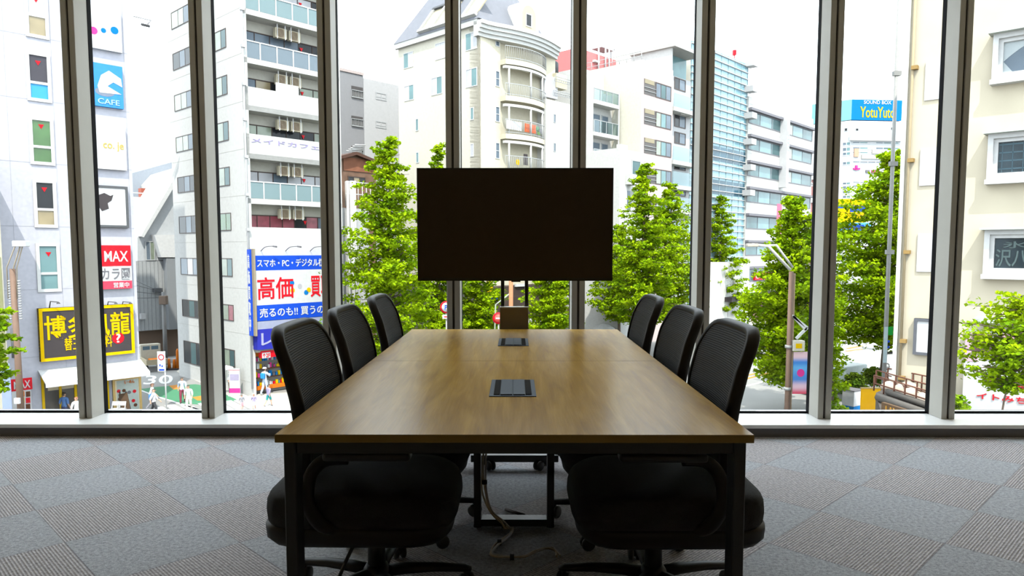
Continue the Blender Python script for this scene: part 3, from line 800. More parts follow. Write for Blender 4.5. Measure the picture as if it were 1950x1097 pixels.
    # band of windows on the recessed wall below this slab
for i, yw in enumerate((None, 52, 141, 229.5, 317, 405)):
    if yw is None: zt_w = zsl[0]-.3
zwt = [zsl[i]-.62 for i in range(6)]
for i in range(6):
    zlow = tops[i+1]-.55
    n_ = len(wb_p[i+1])
    wn = window(FBr, bB, .36, LB-.35, zlow, zwt[i], BRF, wb_p[i+1], [q/n_ for q in range(1, n_)], fw=.06, out=.06)
    mx_, _z = FB.pt(580, 100); 
    b = MB(); zc = (tops[i+1]+zwt[i])/2; b.prism([(4.55, zc+.12), (4.8, zc+.12), (4.675, zc-.14)], lambda a, zz, dd: FBr.W(a, dd, zz), .05, .07); b.build('rescue_mark', RED, wn, world=True)
# air conditioners hanging under each slab
FBa = FB.shift(-.55)
for i in range(6):
    if i == 0: continue
    for sx in (2.45, 3.42):
        zt = zsl[i]-.22
        a = MB(); a.fbox(FBa, sx, sx+.80, zt-.62, zt, -.16, .16); ac = a.build('air_conditioner', om('aged beige metal', 226, 216, 190, .5), bB, world=True, bev=.02)
        gq = MB(); c = FBa.W(sx+.33, .165, zt-.31)
        for rr in (.25, .19, .13, .07):
            gq.tube([FBa.W(sx+.33+rr*math.cos(2*pi*q/18), .17, zt-.31+rr*math.sin(2*pi*q/18)) for q in range(18)], .014, 5, closed=True)
        gq.build('fan_grille', om('grille brown grey', 150, 132, 112, .5), ac, world=True)
        MB().fbox(FBa, sx+.06, sx+.6, zt-.58, zt-.04, .155, .163).build('fan_opening', om('fan dark beige', 168, 150, 126, .5), ac, world=True)
        hh = MB()
        for e in (.1, .66): hh.fbox(FBa, sx+e, sx+e+.05, zt-.68, zt+.22, .10, .18)
        hh.build('hanger', WHITE2, ac, world=True)
# corner drain pipe with brackets
k = MB(); k.tube([FB.W(-.02, .10, GZ+.5), FB.W(-.02, .10, 20)], .06, 8)
for y in (18, 88, 160, 227, 298, 370, 437): z = FB.pt(462, y)[1]; k.fbox(FB, -.12, .12, z-.09, z+.09, .02, .20)
k.build('drain_pipe', PALE, bB, world=True)
# lettered banner on the parapet
s0, s1_, z0, z1 = FB.rect(472, 258, 605, 293)
lettering('メイドカフェ', FB, bB, s0+.2, s1_+.1, z0+.25, z1-.1, .01, PURP, name='banner_lettering')
# white cloth hung under air conditioners
k = MB()
s0, s1_, z0, z1 = FB.rect(530, 155, 574, 183); k.fbox(FB, s0, s1_, z0-.1, z1, -.35, -.33); k.build('cloth_banner', SWH, bB, world=True)
# side face windows, two to a floor
for yl, yb, yr, yrb in ((25, 57, None, None), (103, 135, 53, 90), (182, 213, 142, 179), (262, 291, 230, 267), (338, 368, 317, 353), (412.5, 445, 405, 439), (491, 523, 492, 527), (569.5, 602, 581, 612), (648, 690, 667, 700)):
    x = 326+(yl-25)*.0385
    s0, z1 = FBs.pt(x, yl); _, z0 = FBs.pt(x+1.5, yb); s1_, _ = FBs.pt(x+48, yl)
    pn = rnd.choice([[PB, PW, PB, PGL], [PGL, PGL, PB, PGL], [PD, PB, PD, PB]]) if yl < 560 else [PD, PT, PD, PT]
    window(FBs, bB, s0, s1_, z0, z1, BRF, pn, (.28, .5, .75), fw=.05, out=.03)
    if yr:
        xr = 430+(yr-53)*.028
        s1_, z1 = FBs.pt(xr, yr); _, z0 = FBs.pt(xr+1, yrb); s0 = s1_-2.5
        window(FBs, bB, s0, s1_, z0, z1, BRF, {405: [PGL, PG, PG], 581: [PB, PGL, PPK]}.get(yr, [PB, PGL, PT]), (.4, .72), fw=.05, out=.03)
    fl2 = MB().fbox(FBs, -10.9, -.05, z0-.72, z0-.70, -.01, .006); fl2.build('wall_joint', om('joint beige', 232, 230, 222), bB, world=True)
# big sign
so = .55
sg_ = MB(); a0, z_t = FB.pt(484, 478, so); 
sL = FB.pt(487, 540, so)[0]; sR = FB.pt(632, 540, so)[0]
def band(y0, y1, m, nm):
    zt_ = FB.pt(488, y0, so)[1]; zb_ = FB.pt(490, y1, so)[1]
    return MB().fbox(FB, sL, sR, zb_, zt_, 0, so).build(nm, m, bB, world=True), zb_, zt_
b1, q0, q1 = band(487, 515.5, BLUE, 'signboard'); b1['label'] = 'blue sign panel with white characters on top'
lettering('スマホ・PC・デジタル機器', FB, b1, sL+.12, sR-.15, q0+.2, q1-.2, so, SWH)
b2, q0, q1 = band(515.5, 582, SWH, 'signboard'); b2['label'] = 'white sign panel with big red characters'
wS = sR-sL
lettering('高価', FB, b2, sL+.1, sL+wS*.47, q0+.35, q1-.42, so, RED, bold=.014); lettering('買取', FB, b2, sL+wS*.70, sR-.1, q0+.35, q1-.42, so, RED, bold=.014)
for px, py, m in ((556, 539, CYAN), (557, 553, YEL), (583, 557, CYAN), (571, 545, om('sign grey', 215, 215, 222)), (588, 552, YEL)): blob(FB, b2, px, py, .16, so, m)
b3, q0, q1 = band(582, 612, BLUE, 'signboard'); b3['label'] = 'blue sign panel with white characters below the red ones'
lettering('売るのも!! 買うのも', FB, b3, sL+.2, sR-.1, q0+.2, q1-.2, so, SWH)
b4, q0, q1 = band(613, 628, om('sign pale blue', 190, 196, 226, .5), 'signboard'); b4['label'] = 'pale blue strip under the sign panels'
b5, q0, q1 = band(628, 667, NAVY, 'signboard'); b5['label'] = 'navy sign panel with a large pale character'
lettering('レトロ館', FB, b5, sL+.25, sR-.3, q0+.2, q1-.15, so, om('sign lilac', 200, 200, 240, .5))
FBp = FB.shift(.55)
s0, s1_, z0, z1 = FBp.rect(480.5, 474, 488, 640); MB().fbox(FBp, s0, s1_+.02, z0, z1, -.55, .12).build('sign_post', om('tan post', 190, 175, 150), bB, world=True)
vs_ = sign(FBs, bB, 470, 475, 480, 640, BLUE, d=.1, name='blade_sign'); vs_['label'] = 'narrow blue vertical sign on the corner'
lettering('高価買取中', FBs, vs_, *(lambda r: (r[0]+.06, r[1]-.06, r[2]+.3, r[3]-.3))(FBs.rect(470, 475, 480, 640, .1)), .1, SWH, vertical=True)
for x in (503, 550, 597):
    s, z = FB.pt(x, 481, .4); k = MB(); k.tube(spl([FB.W(s, .0, z+.1), FB.W(s+.05, .5, z+.35), FB.W(s+.35, .95, z+.4)], 5), .025, 6); k.tube([FB.W(s+.3, .95, z+.4), FB.W(s+.55, 1.0, z+.36)], .05, 8); k.build('sign_lamp', GREY, bB, world=True)
# shop at the foot
zf = FB.pt(482, 668)[1]
MB().fbox(FB, .25, LB, zf-.1, zf+.45, -.2, .35).build('awning_rail', om('grey beige valance', 200, 198, 188), bB, world=True)
rs = MB().fbox(FB, FB.pt(497, 675, .4)[0], FB.pt(560, 675, .4)[0], FB.pt(500, 682, .4)[1], FB.pt(500, 669, .4)[1], .1, .4).build('shop_sign', RED, bB, world=True)
rs['label'] = 'red shop sign with a white plate'
q = FB.rect(499, 672, 515, 681, .4); MB().fbox(FB, q[0], q[1], q[2], q[3], .38, .41).build('sign_plate', SWH, rs, world=True); lettering('↑2F', FB, rs, q[0]+.03, q[1]-.03, q[2]+.05, q[3]-.05, .41, RED)
sh = MB().fbox(FB, .3, LB-.3, GZ+.05, zf-.1, -.9, -.55).build('shop_shelving', mat('dim shop shelves', oc(120, 118, 116, .5), .5), bB, world=True)
for kx, (zz, mcol) in enumerate(((GZ+.25, ORG), (GZ+1.0, BRN), (GZ+1.55, BRN), (zf-.45, ORG))):
    MB().fbox(FB, .32, LB-.32, zz, zz+(.26 if mcol is ORG else .06), -.6, -.38).build('shelf', mcol, sh, world=True)
goods = MB(); gm = [RED, SWH, CYAN, YEL, DKG, GREY, om('goods teal', 70, 150, 160, .5, .5), MAG]
for row in (GZ+.52, GZ+1.07, GZ+1.62, GZ+2.1):
    x = .4
    while x < LB-.6:
        ww = rnd.uniform(.06, .16); hh = rnd.uniform(.16, .40); goods.fbox(FB, x, x+ww, row, row+hh, -.55, -.40-rnd.uniform(0, .06), rnd.randrange(8)); x += ww+rnd.uniform(.01, .06)
goods.build('shop_goods', gm, sh, world=True)['kind'] = 'stuff'
GRP = 'buildings across the street'
# ------------------------------------------------------------------ alley end : grey clad workshop with white roof
pW = at_y(300, 560, 60); FW_ = Face(pW, U, -V); pW.z = GZ
bW = root_at('building', pW, 'grey clad workshop with white sloping roof closing the side alley', 'building', GRP)
sa = FW_.pt(250, 560)[0]; sb = FW_.pt(352, 560)[0]; zr = FW_.pt(300, 497)[1]; zg = FW_.pt(300, 628)[1]
MB().fbox(FW_, sa, sb, zg, zr, -6, 0).build('upper_wall', LGM, bW, world=True)
MB().fbox(FW_, sa, sb, GZ, zg, -6, -.9).build('garage_back', om('dim brown garage', 150, 128, 112), bW, world=True)
j = MB()
for k_ in range(14): ss = sa+(sb-sa)*k_/14; j.fbox(FW_, ss, ss+.03, zg, zr, 0, .02)
j.build('cladding_seam', GM, bW, world=True)
s0 = FW_.pt(313, 560)[0]; MB().fbox(FW_, s0, sb, zg, FW_.pt(300, 492)[1], 0, .7).build('side_bay', GM, bW, world=True)
def poly_face(F, par, name, pts, d0, d1, m):
    b = MB(); b.prism([F.pt(x, y, d1) for x, y in pts], lambda a, z, d: F.W(a, d, z), d0, d1); return b.build(name, m, par, world=True)
poly_face(FW_, bW, 'gable_wall', [(262, 452), (262, 497), (345, 495), (345, 338), (333, 345)], -5, -.1, om('pale blue grey sheet', 228, 232, 236))
poly_face(FW_, bW, 'roof', [(268, 450), (274, 452), (335, 350), (345, 335), (345, 325), (330, 342)], -5, .4, WHITE2)
poly_face(FW_, bW, 'lean_to_roof', [(294, 447), (345, 447), (345, 490), (307, 490)], -1, .75, WHITE2)
fwin(FW_, bW, 276, 459, 296, 496, SILV, [PB, PGL], (.5,), fw=.08)
fb(FW_, bW, 'wall_box', 265, 597, 275, 607, 0, .4, PALE); fb(FW_, bW, 'vent', 290, 549, 306, 556, 0, .5, DKG)
pX = at_y(300, 380, 78); FX = Face(pX, U, -V); pX.z = GZ
bX = root_at('building', pX, 'white roof terrace building with grey roof far down the side alley', 'building', GRP)
def fbox_px(F, par, name, x0, y0, x1, y1, d0, d1, m): return fb(F, par, name, x0, y0, x1, y1, d0, d1, m)
fb(FX, bX, 'wall', 250, 392, 350, 700, -6, 0, PALE); fb(FX, bX, 'terrace_parapet', 250, 375, 350, 425, 0, .5, WHITE)
poly_face(FX, bX, 'slate_roof', [(250, 330), (330, 308), (345, 315), (345, 385), (250, 385)], -8, -3, om('slate blue roof', 190, 198, 210))
poly_face(FX, bX, 'white_upper_roof', [(287, 350), (305, 330), (345, 318), (345, 378), (290, 378)], -3, -.3, WHITE)
fb(FX, bX, 'brick_strip', 270, 358, 292, 378, -1, -.2, om('red brick', 200, 110, 90)); fwin(FX, bX, 303, 366, 312, 376, SILV, PB, fw=.1)
for y in (375,): 
    s0, s1, z0, z1 = FX.rect(250, y, 350, y+6, .5); k = MB(); k.fbox(FX, s0, s1, z1+.4, z1+.5, .4, .5); k.build('terrace_rail', WHITE2, bX, world=True)

# ------------------------------------------------------------------ grey and white flats between the tower blocks
pG = at_y(654, 200, 72); FG = Face(pG, U, -V); pG.z = GZ
bG = root_at('building', pG, 'half grey, half white apartment block between the balcony block and cream hotel', 'building', GRP)
sM = FG.pt(692, 150)[0]; sE = FG.pt(800, 150)[0]; z1 = FG.pt(655, 137)[1]
MB().fbox(FG, -1.5, sM, GZ, z1, -6, 0).build('grey_wall', MIDG, bG, world=True); MB().fbox(FG, sM, sE, GZ, z1-.2, -6, .02).build('white_wall', PALE, bG, world=True)
fb(FG, bG, 'parapet_cap', 645, 134, 692, 139, -.2, .08, om('pinkish coping', 226, 210, 206))
for y0, y1 in ((163, 189), (220, 243), (278, 300)):
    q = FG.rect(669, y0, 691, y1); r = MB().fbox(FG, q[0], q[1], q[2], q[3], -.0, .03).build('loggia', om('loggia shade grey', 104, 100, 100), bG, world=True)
    k = MB(); k.fbox(FG, q[0], q[1], q[2], q[2]+.08, .02, .12); k.fbox(FG, q[0], q[1], q[2]+.7, q[2]+.76, .02, .12)
    for e in range(9): ss = q[0]+(q[1]-q[0])*e/8; k.fbox(FG, ss-.015, ss+.015, q[2], q[2]+.7, .04, .08)
    k.build('railing', SILV, r, world=True)
for y0, y1 in ((175, 193), (230, 246)): fwin(FG, bG, 715, y0, 736, y1, SILV, [PT, PB, PD, PT], (.5,), (.62,), fw=.09)
pH = at_y(668, 330, 60); FH = Face(pH, U, -V); pH.z = GZ
bH = root_at('building', pH, 'old brown boarded house with a gable roof below the grey flats', 'building', GRP)
poly_face(FH, bH, 'wall', [(640, 300), (680, 292), (716, 306), (716, 640), (640, 640)], -5, 0, om('weathered brown board', 150, 118, 100, var=.2, scale=2))
poly_face(FH, bH, 'roof', [(636, 300), (680, 289), (720, 306), (720, 311), (680, 295), (636, 306)], -5.2, .5, om('dark tile roof', 110, 80, 70))
fb(FH, bH, 'board_panel', 653, 299, 712, 330, 0, .06, om('copper brown board', 168, 112, 88, var=.15, scale=3)); fwin(FH, bH, 662, 335, 696, 352, BRF, [PD, PBE, PD], (.33, .66), fw=.08)
pp = at_y(664, 420, 52); FP = Face(pp, U, -V); pp.z = GZ
bP = root_at('building', pp, 'low white roof deck with pipes and railings beside the balcony block', 'building', GRP)
fb(FP, bP, 'wall', 640, 395, 706, 640, -3, 0, PALE)
k = MB()
for x, r in ((658, .10), (666, .16), (672, .07)):
    s = FP.pt(x, 400)[0]; k.tube([FP.W(s, .3, GZ), FP.W(s, .3, FP.pt(x, 345)[1])], r, 8)
k.build('white_pipe', WHITE2, bP, world=True)
k = MB(); s0, s1, z0, z1 = FP.rect(656, 346, 712, 395)
for z in (z1, (z0+z1)/2): k.tube([FP.W(s0, .1, z), FP.W(s1, .1, z)], .035, 6)
for e in range(8): ss = s0+(s1-s0)*e/7; k.tube([FP.W(ss, .1, z0), FP.W(ss, .1, z1)], .03, 6)
k.build('deck_railing', WHITE2, bP, world=True)
k = MB(); a = FH.W(*([FH.pt(655, 296)[0], .4]), FH.pt(655, 296)[1])
for i in range(5):
    q = FH.rect(656+i*4, 290-i*3, 692+i*2, 292-i*3); k.tube([FH.W(q[0], .3, q[2]), FH.W(q[1], -.3, q[3]+.25)], .05, 6)
k.build('folded_awning_frame', WHITE2, bH, world=True)

# ------------------------------------------------------------------ C : cream apartment hotel with mansard roof
pC = at_y(914, 300, 60); FC = Face(pC, U, -V); FCs = Face(pC, -V, -U); pC.z = GZ
bC = root_at('building', pC, 'cream apartment house with grey mansard roof and curved balconies behind the television', 'building', GRP)
zE = FCs.pt(910, 40)[1]; LV = -FCs.pt(758, 90)[0]
block(bC, 'wall', pC, 0, .1, 0, LV, GZ, zE, om('bright cream render', 255, 248, 230)); block(bC, 'core_wall', pC, .1, 8.2, .2, LV, GZ, zE-.3, CREAM)
sF0 = FC.pt(914, 200)[0]; s1a = FC.pt(953, 200)[0]; s2a = FC.pt(1039, 200)[0]; s3a = FC.pt(1057, 200)[0]
zc0 = FC.pt(953, 62)[1]
MB().fbox(FC, 0.0, s1a, GZ, zE-.4, -1.2, 0).build('front_pier', CREAM, bC, world=True)
MB().fbox(FC, s2a, s3a, GZ, zE-.4, -1.2, 0).build('front_pier', CREAM, bC, world=True)
for y0, y1 in ((59, 90), (134, 166), (202, 233), (271, 303)): fwin(FC, bC, 943, y0, 951, y1, WHITE2, [PB], (), (.5,), fw=.06)
for y0, y1 in ((90, 109), (155, 183), (218, 251), (284, 318)): fwin(FC, bC, 1038.5, y0, 1044, y1, WHITE2, [PB], (), (.5,), fw=.06)
# mansard roof
def q3(F, px, py, d): s, z = F.pt(px, py, d); return F.W(s, d, z)
rf = MB(); ov = .35
c0 = FCs.W(.25, ov, zE+.1); c1 = FCs.W(-LV-.25, ov, zE+.1)
rise = 6.5; inn = 3.2
e0 = FCs.W(-inn*.9, -inn, zE+rise); e1 = FCs.W(-LV+inn*1.1, -inn, zE+rise)
f0 = FC.W(8.3, .2, zE+.1); g0 = FC.W(8.3-inn, -inn, zE+rise); h1 = FCs.W(-LV-.25, -8.0, zE+.1); h2 = FCs.W(-LV+inn, -8.2+inn, zE+rise)
rf.add([c0, c1, e1, e0, f0, g0, h1, h2], [(0, 1, 2, 3), (0, 3, 5, 4), (1, 6, 7, 2), (3, 2, 7, 5), (4, 5, 7, 6), (0, 4, 6, 1)])
rf.build('mansard_roof', om('slate grey tile', 150, 152, 162, var=.08, scale=3), bC, world=True)
k = MB()
for i, (dz, dd) in enumerate(((-.9, .12), (-.6, .28), (-.3, .45), (0, .6))):
    n = 14; vs = []; fs = []
    for e in range(n+1):
        t = e/n; s = -.3+(s3a+.5)*t; bow = .9*math.sin(pi*min(1, max(0, (t-.1)/.9)))
        for d_, zz in ((-.4, dz), (dd+bow, dz), (dd+bow, dz+.3), (-.4, dz+.3)): vs.append(FC.W(s, d_, zE-.35+zz))
    for e in range(n):
        for c in range(4): fs.append((e*4+c, e*4+(c+1) % 4, (e+1)*4+(c+1) % 4, (e+1)*4+c))
    fs += [(0, 1, 2, 3), (n*4, n*4+1, n*4+2, n*4+3)]; k.add(vs, fs)
k.fbox(FCs, -LV-.2, 0, zE-.35, zE+.12, 0, .3)
k.build('cornice', WHITE, bC, world=True)
# roof terraces cut into the long roof slope
def RP(sv, t, o=0.): return FCs.W(sv, ov-(ov+inn)*t+o, zE+.1+(rise-.1)*t+o*.45)
OCH = om('pale ochre recess', 246, 232, 198)
for px_, wd in ((803, 1.5), (826, 1.9), (884, 1.6)):
    s_ = FCs.pt(px_, 58)[0]
    dn = MB(); sh_ = .75
    def slab(mb, a, b_, c, d, h0, h1): 
        P = [RP(*a, h0), RP(*b_, h0), RP(*c, h0), RP(*d, h0), RP(*a, h1), RP(*b_, h1), RP(*c, h1), RP(*d, h1)]
        mb.add(P, [(3, 2, 1, 0), (4, 5, 6, 7), (0, 1, 5, 4), (1, 2, 6, 5), (2, 3, 7, 6), (3, 0, 4, 7)])
    slab(dn, (s_, .07), (s_+wd, .07), (s_+wd+sh_, .36), (s_+sh_, .36), -.05, .06)
    dd = dn.build('roof_terrace', OCH, bC, world=True)
    k = MB(); slab(k, (s_-.15, .04), (s_+wd+.1, .04), (s_+wd+.1, .075), (s_-.15, .075), -.05, .28); slab(k, (s_-.15, .075), (s_+.12, .075), (s_+sh_+.1, .36), (s_+sh_-.15, .36), -.05, .22); k.build('white_cheek', WHITE, dd, world=True)
    k = MB(); slab(k, (s_+sh_-.15, .36), (s_+wd+sh_, .36), (s_+wd+sh_+.1, .39), (s_+sh_-.1, .39), -.05, .26); k.build('dark_lintel', DKG, dd, world=True)
# arched front dormer
FD = FC.shift(.75); s0 = FC.pt(978, 30)[0]; s1 = FC.pt(1014, 30)[0]; w_ = s1-s0
pts = [(s0, zE-.1), (s1, zE-.1), (s1, zE+1.6)]+[((s0+s1)/2+w_/2*math.cos(a), zE+1.6+w_*.45*math.sin(a)) for a in [pi*i/8 for i in range(1, 8)]]+[(s0, zE+1.6)]
dn = MB(); dn.prism(pts, lambda a, z, d: FC.W(a, d, z), -2.4, .7); dd = dn.build('arched_dormer', WHITE, bC, world=True)
pts2 = [((s0+s1)/2+(a-(s0+s1)/2)*.72, zE+.15+(z-zE)*.80) for a, z in pts]; dn = MB(); dn.prism(pts2, lambda a, z, d: FC.W(a, d, z), .68, .72); dn.build('dormer_recess', om('pale ochre', 236, 222, 190), dd, world=True)
window(FC.shift(.72), dd, s0+w_*.3, s0+w_*.62, zE+.5, zE+1.6, WHITE2, PD, fw=.08)
# long side windows
for x0, y0, x1, y1, pn in ((768.5, 102.5, 787, 127, [PA, PW]), (829, 84, 848, 110, [PW, PW]), (886.5, 65, 908.5, 92, [PA, PW]), (770, 164.5, 788.5, 189.5, [PW, PA]), (821.5, 149, 842.5, 178, [PW, PA]),
                       (887, 133, 909, 163, [PW, PA]), (896, 205, 902.5, 228, [PA]), (896, 274, 902.5, 298, [PW]), (791.5, 226.5, 797.5, 249, [PA]), (792.5, 290, 798, 310, [PA])):
    fwin(FCs, bC, x0, y0, x1, y1, WHITE2, pn, (.5,) if len(pn) > 1 else (), fw=.06, out=.04)
# curved balconies
BOW = 1.15
def bowd(t): return BOW*math.sin(pi*min(1, max(0, .12+.88*t)))**.7
def bow_strip(k, z0, z1, dt, n=14, inner=None, a=0., b=1.):
    vs = []; fs = []
    for e in range(n+1):
        t = a+(b-a)*e/n; s = s1a+(s2a-s1a)*t; d = bowd(t)+dt
        di = -1.2 if inner is None else bowd(t)+dt-inner
        for d_, zz in ((di, z0), (d, z0), (d, z1), (di, z1)): vs.append(FC.W(s, d_, zz))
    for e in range(n):
        for c in range(4): fs.append((e*4+c, e*4+(c+1) % 4, (e+1)*4+(c+1) % 4, (e+1)*4+c))
    fs += [(0, 1, 2, 3), (n*4+3, n*4+2, n*4+1, n*4)]; k.add(vs, fs)
FCr = FC.shift(-1.15)
MB().fbox(FC, s1a, s2a, GZ, zE-.4, -1.6, -1.15).build('balcony_back_wall', om('warm cream back wall', 250, 238, 210), bC, world=True)
LY = ((115, 89), (184, 160), (256, 228), (325, 297))
for i, (yb, yr) in enumerate(LY):
    zb = FC.pt(956, yb)[1]; zr_ = FC.pt(956, yr)[1]
    k = MB(); bow_strip(k, zb-.42, zb, .05); bal = k.build('balcony', CREAM, bC, world=True)
    k = MB(); bow_strip(k, zr_-.05, zr_, .03, inner=.05); bow_strip(k, zb+.12, zb+.16, .03, inner=.05)
    for e in range(33):
        t = e/32; s = s1a+(s2a-s1a)*t; p = FC.W(s, bowd(t)+.005, zb); k.tube([p, p+Vector((0, 0, zr_-zb))], .012, 4)
    k.build('railing', SILV, bal, world=True)
    if i > 0:
        k = MB()
        for t in (.06, .45, .78, .97):
            s = s1a+(s2a-s1a)*t; p = FC.W(s, bowd(t)-.06, zb); k.tube([p, p+Vector((0, 0, 2.45))], .085, 8)
        k.build('column', WHITE, bal, world=True)
        k = MB(); bow_strip(k, zb+2.28, zb+2.5, .0, inner=.3); k.build('arch_beam', WHITE, bal, world=True)
for x0, y0, x1, y1, pn, cl in ((962, 67, 985, 110, [PB, PD], (.5,)), (1006, 80, 1014, 116, [PB], ()), (963, 138, 986, 180, [PW, PB], (.5,)), (1004, 149, 1019, 187, [PD, PB], (.5,)), (1022, 152, 1030, 189, [PB], ()),
                           (963, 207, 978, 228, [PB, PD], (.5,)), (996, 213, 1016, 238, [PB, PA], (.5,)), (963, 276, 978, 314, [PB, PT], (.5,)), (996, 282, 1015, 318, [PD, PT], (.5,))):
    a, b, z0, z1 = FCr.rect(x0-2, y0, x1-2, y1); window(FCr, bC, a, b, z0, z1, WHITE2, pn, cl, fw=.06)
FCl = FC.shift(.75)
fb(FCl, bC, 'white_laundry', 964, 228, 993, 250, 0, .04, SWH); lo = fb(FCl, bC, 'orange_laundry', 997, 235, 1018, 255, .1, .14, om('orange cloth', 226, 96, 30, .5, .5)); lo2 = fb(FCl, bC, 'dark_laundry', 997, 293, 1004, 315, .0, .05, SBK)
for x, y, m in ((1024, 246, RG), (1030, 250, GREY), (1026, 252, om('leafy green', 120, 170, 70, .6)), (986, 309, YEL)): blob(FCl, bC, x, y, .25, .0, m, 'balcony_clutter')
# dark shops at the foot behind the trees
zf = FC.pt(930, 545)[1]
MB().fbox(FC, -.2, 9.5, GZ, zf, 0, 1.4).build('shop_front', om('dark brown shop front', 92, 78, 72, var=.3, scale=.5), bC, world=True)
MB().fbox(FCs, -LV, .2, GZ, zf, 0, 1.0).build('shop_front', om('dim shop front', 120, 116, 112, var=.2, scale=.5), bC, world=True)
zz = FC.pt(1010, 607, 1.4)[1]; s0 = FC.pt(995, 607, 1.4)[0]; s1 = FC.pt(1030, 607, 1.4)[0]
MB().fbox(FC, s0, s1, zz-.5, zz, 1.4, 2.2).build('shop_awning', WHITE2, bC, world=True)
for x0, y0, x1, y1, m in ((926, 536, 936, 556, YEL), (934, 556, 946, 570, BLUE), (1030, 558, 1040, 590, BRN), (980, 541, 1000, 545, SWH), (1080, 585, 1100, 600, om('brown brick', 130, 84, 66))):
    fb(FC.shift(1.4), bC, 'shop_sign', x0, y0, x1, y1, 0, .15, m)

# ------------------------------------------------------------------ low white block, J balcony block, red penthouse
pR = at_y(1060, 200, 66); FR = Face(pR, U, -V); FRs = Face(pR, -V, -U); pR.z = GZ
bR = root_at('building', pR, 'white stepped block with a dark roof tank just right of the cream hotel', 'building', GRP)
fb(FR, bR, 'wall', 1040, 188, 1120, 640, -6, 0, WHITE); fb(FR, bR, 'upper_wall', 1045, 140, 1070, 188, -4, -.5, PALE)
k = MB(); c = FR.W(FR.pt(1077, 130)[0], -2, FR.pt(1077, 135)[1]); k.lathe(c, [(.9, 0), (.9, 1.0), (.6, 1.25), (.05, 1.4)], 16); k.build('roof_tank', DKG, bR, world=True)
fb(FR, bR, 'roof_room', 1066, 137, 1086, 170, -2, -.4, om('cream roof room', 246, 238, 210)); k = MB()
for y0, y1 in ((145, 163), (172, 188)):
    q = FR.rect(1056, y0, 1088, y1)
    for z in (q[2], (q[2]+q[3])/2, q[3]): k.tube([FR.W(q[0], .05, z), FR.W(q[1], .05, z)], .03, 6)
    for e in range(9): ss = q[0]+(q[1]-q[0])*e/8; k.tube([FR.W(ss, .05, q[2]), FR.W(ss, .05, q[3])], .02, 4)
k.build('roof_railing', SILV, bR, world=True)
for y in (225, 280): fwin(FR, bR, 1054, y-8, 1058, y+9, SILV, PB, fw=.05)
pJ = at_y(1128, 250, 68); FJ = Face(pJ, U, -V); FJs = Face(pJ, -V, -U); pJ.z = GZ
bJ = root_at('building', pJ, 'narrow white flats with glass fronted balconies under a red roof house', 'building', GRP)
sJ = FJ.pt(1176, 250)[0]; zJ = FJ.pt(1128, 165)[1]
block(bJ, 'wall', pJ, 0, sJ+1.5, 1.0, 8, GZ, zJ, WHITE); block(bJ, 'side_wall', pJ, -.1, .12, 0, 8, GZ, zJ+.9, WHITE); block(bJ, 'upper_floor', pJ, .6, sJ+1.2, 2.0, 8, zJ, zJ+2.2, WHITE)
FJr = FJ.shift(-1.0)
for i, (yb, yr) in enumerate(((196, 167), (257, 227), (312, 283), (369, 345), (424, 400))):
    zb = FJ.pt(1131, yb)[1]; zr_ = FJ.pt(1131, yr)[1]
    bal = MB().fbox(FJ, .12, sJ, zb-.05, zb+.3, -1, .15).build('balcony', WHITE, bJ, world=True)
    MB().fbox(FJ, .15, sJ-.05, zb+.35, zr_-.06, .05, .08).build('glass_panel', BGL, bal, world=True)
    k = MB(); k.fbox(FJ, .12, sJ, zr_-.06, zr_, .03, .11)
    for e in range(5): ss = .12+(sJ-.17)*e/4; k.fbox(FJ, ss, ss+.05, zb+.3, zr_, .03, .11)
    k.build('railing', SILV, bal, world=True)
    if i > 0: window(FJr, bJ, .5, sJ*.62, zb+.3, zb+2.3, SILV, [PD, PB], (.4,), fw=.08); window(FJr, bJ, sJ*.68, sJ-.2, zb+.3, zb+2.3, SILV, [PB], (), fw=.08)
k = MB(); k.tube([FJ.W(sJ+.05, .1, GZ), FJ.W(sJ+.05, .1, zJ)], .07, 6); k.build('drain_pipe', SILV, bJ, world=True)
pS = at_y(1118, 130, 76); FS = Face(pS, U, -V); pS.z = GZ
q = FS.rect(1100, 100, 1173, 142)
bS = root_at('building', FS.W(q[0], 0, GZ), 'salmon red rooftop plant house with pipes and antenna', 'building', GRP)
pS2 = FS.W(0, 0, GZ); MB().fbox(FS, q[0], q[1], GZ, FS.pt(1120, 97)[1], -5, 0).build('wall', SALM, bS, world=True)
k = MB()
for x, y0 in ((1137, 92), (1150, 74), (1157, 90)): s = FS.pt(x, 120)[0]; k.tube([FS.W(s, .2, FS.pt(x, 140)[1]), FS.W(s, .2, FS.pt(x, y0)[1])], .09, 6)
k.build('roof_pipe', WHITE2, bS, world=True)
fb(FS, bS, 'roof_tank', 1149, 68, 1172, 97, -1.6, -.2, PALE); fb(FS, bS, 'wall_box', 1128, 114, 1138, 121, 0, .3, WHITE)
k = MB(); s, z = FS.pt(1178, 95); k.tube([FS.W(s, -1, z-1.2), FS.W(s, -1, z)], .05, 6); k.lathe(FS.W(s, -1, z), [(.05, 0), (.4, .15), (.42, .2)], 10); k.build('antenna_dish', GREY, bS, world=True)

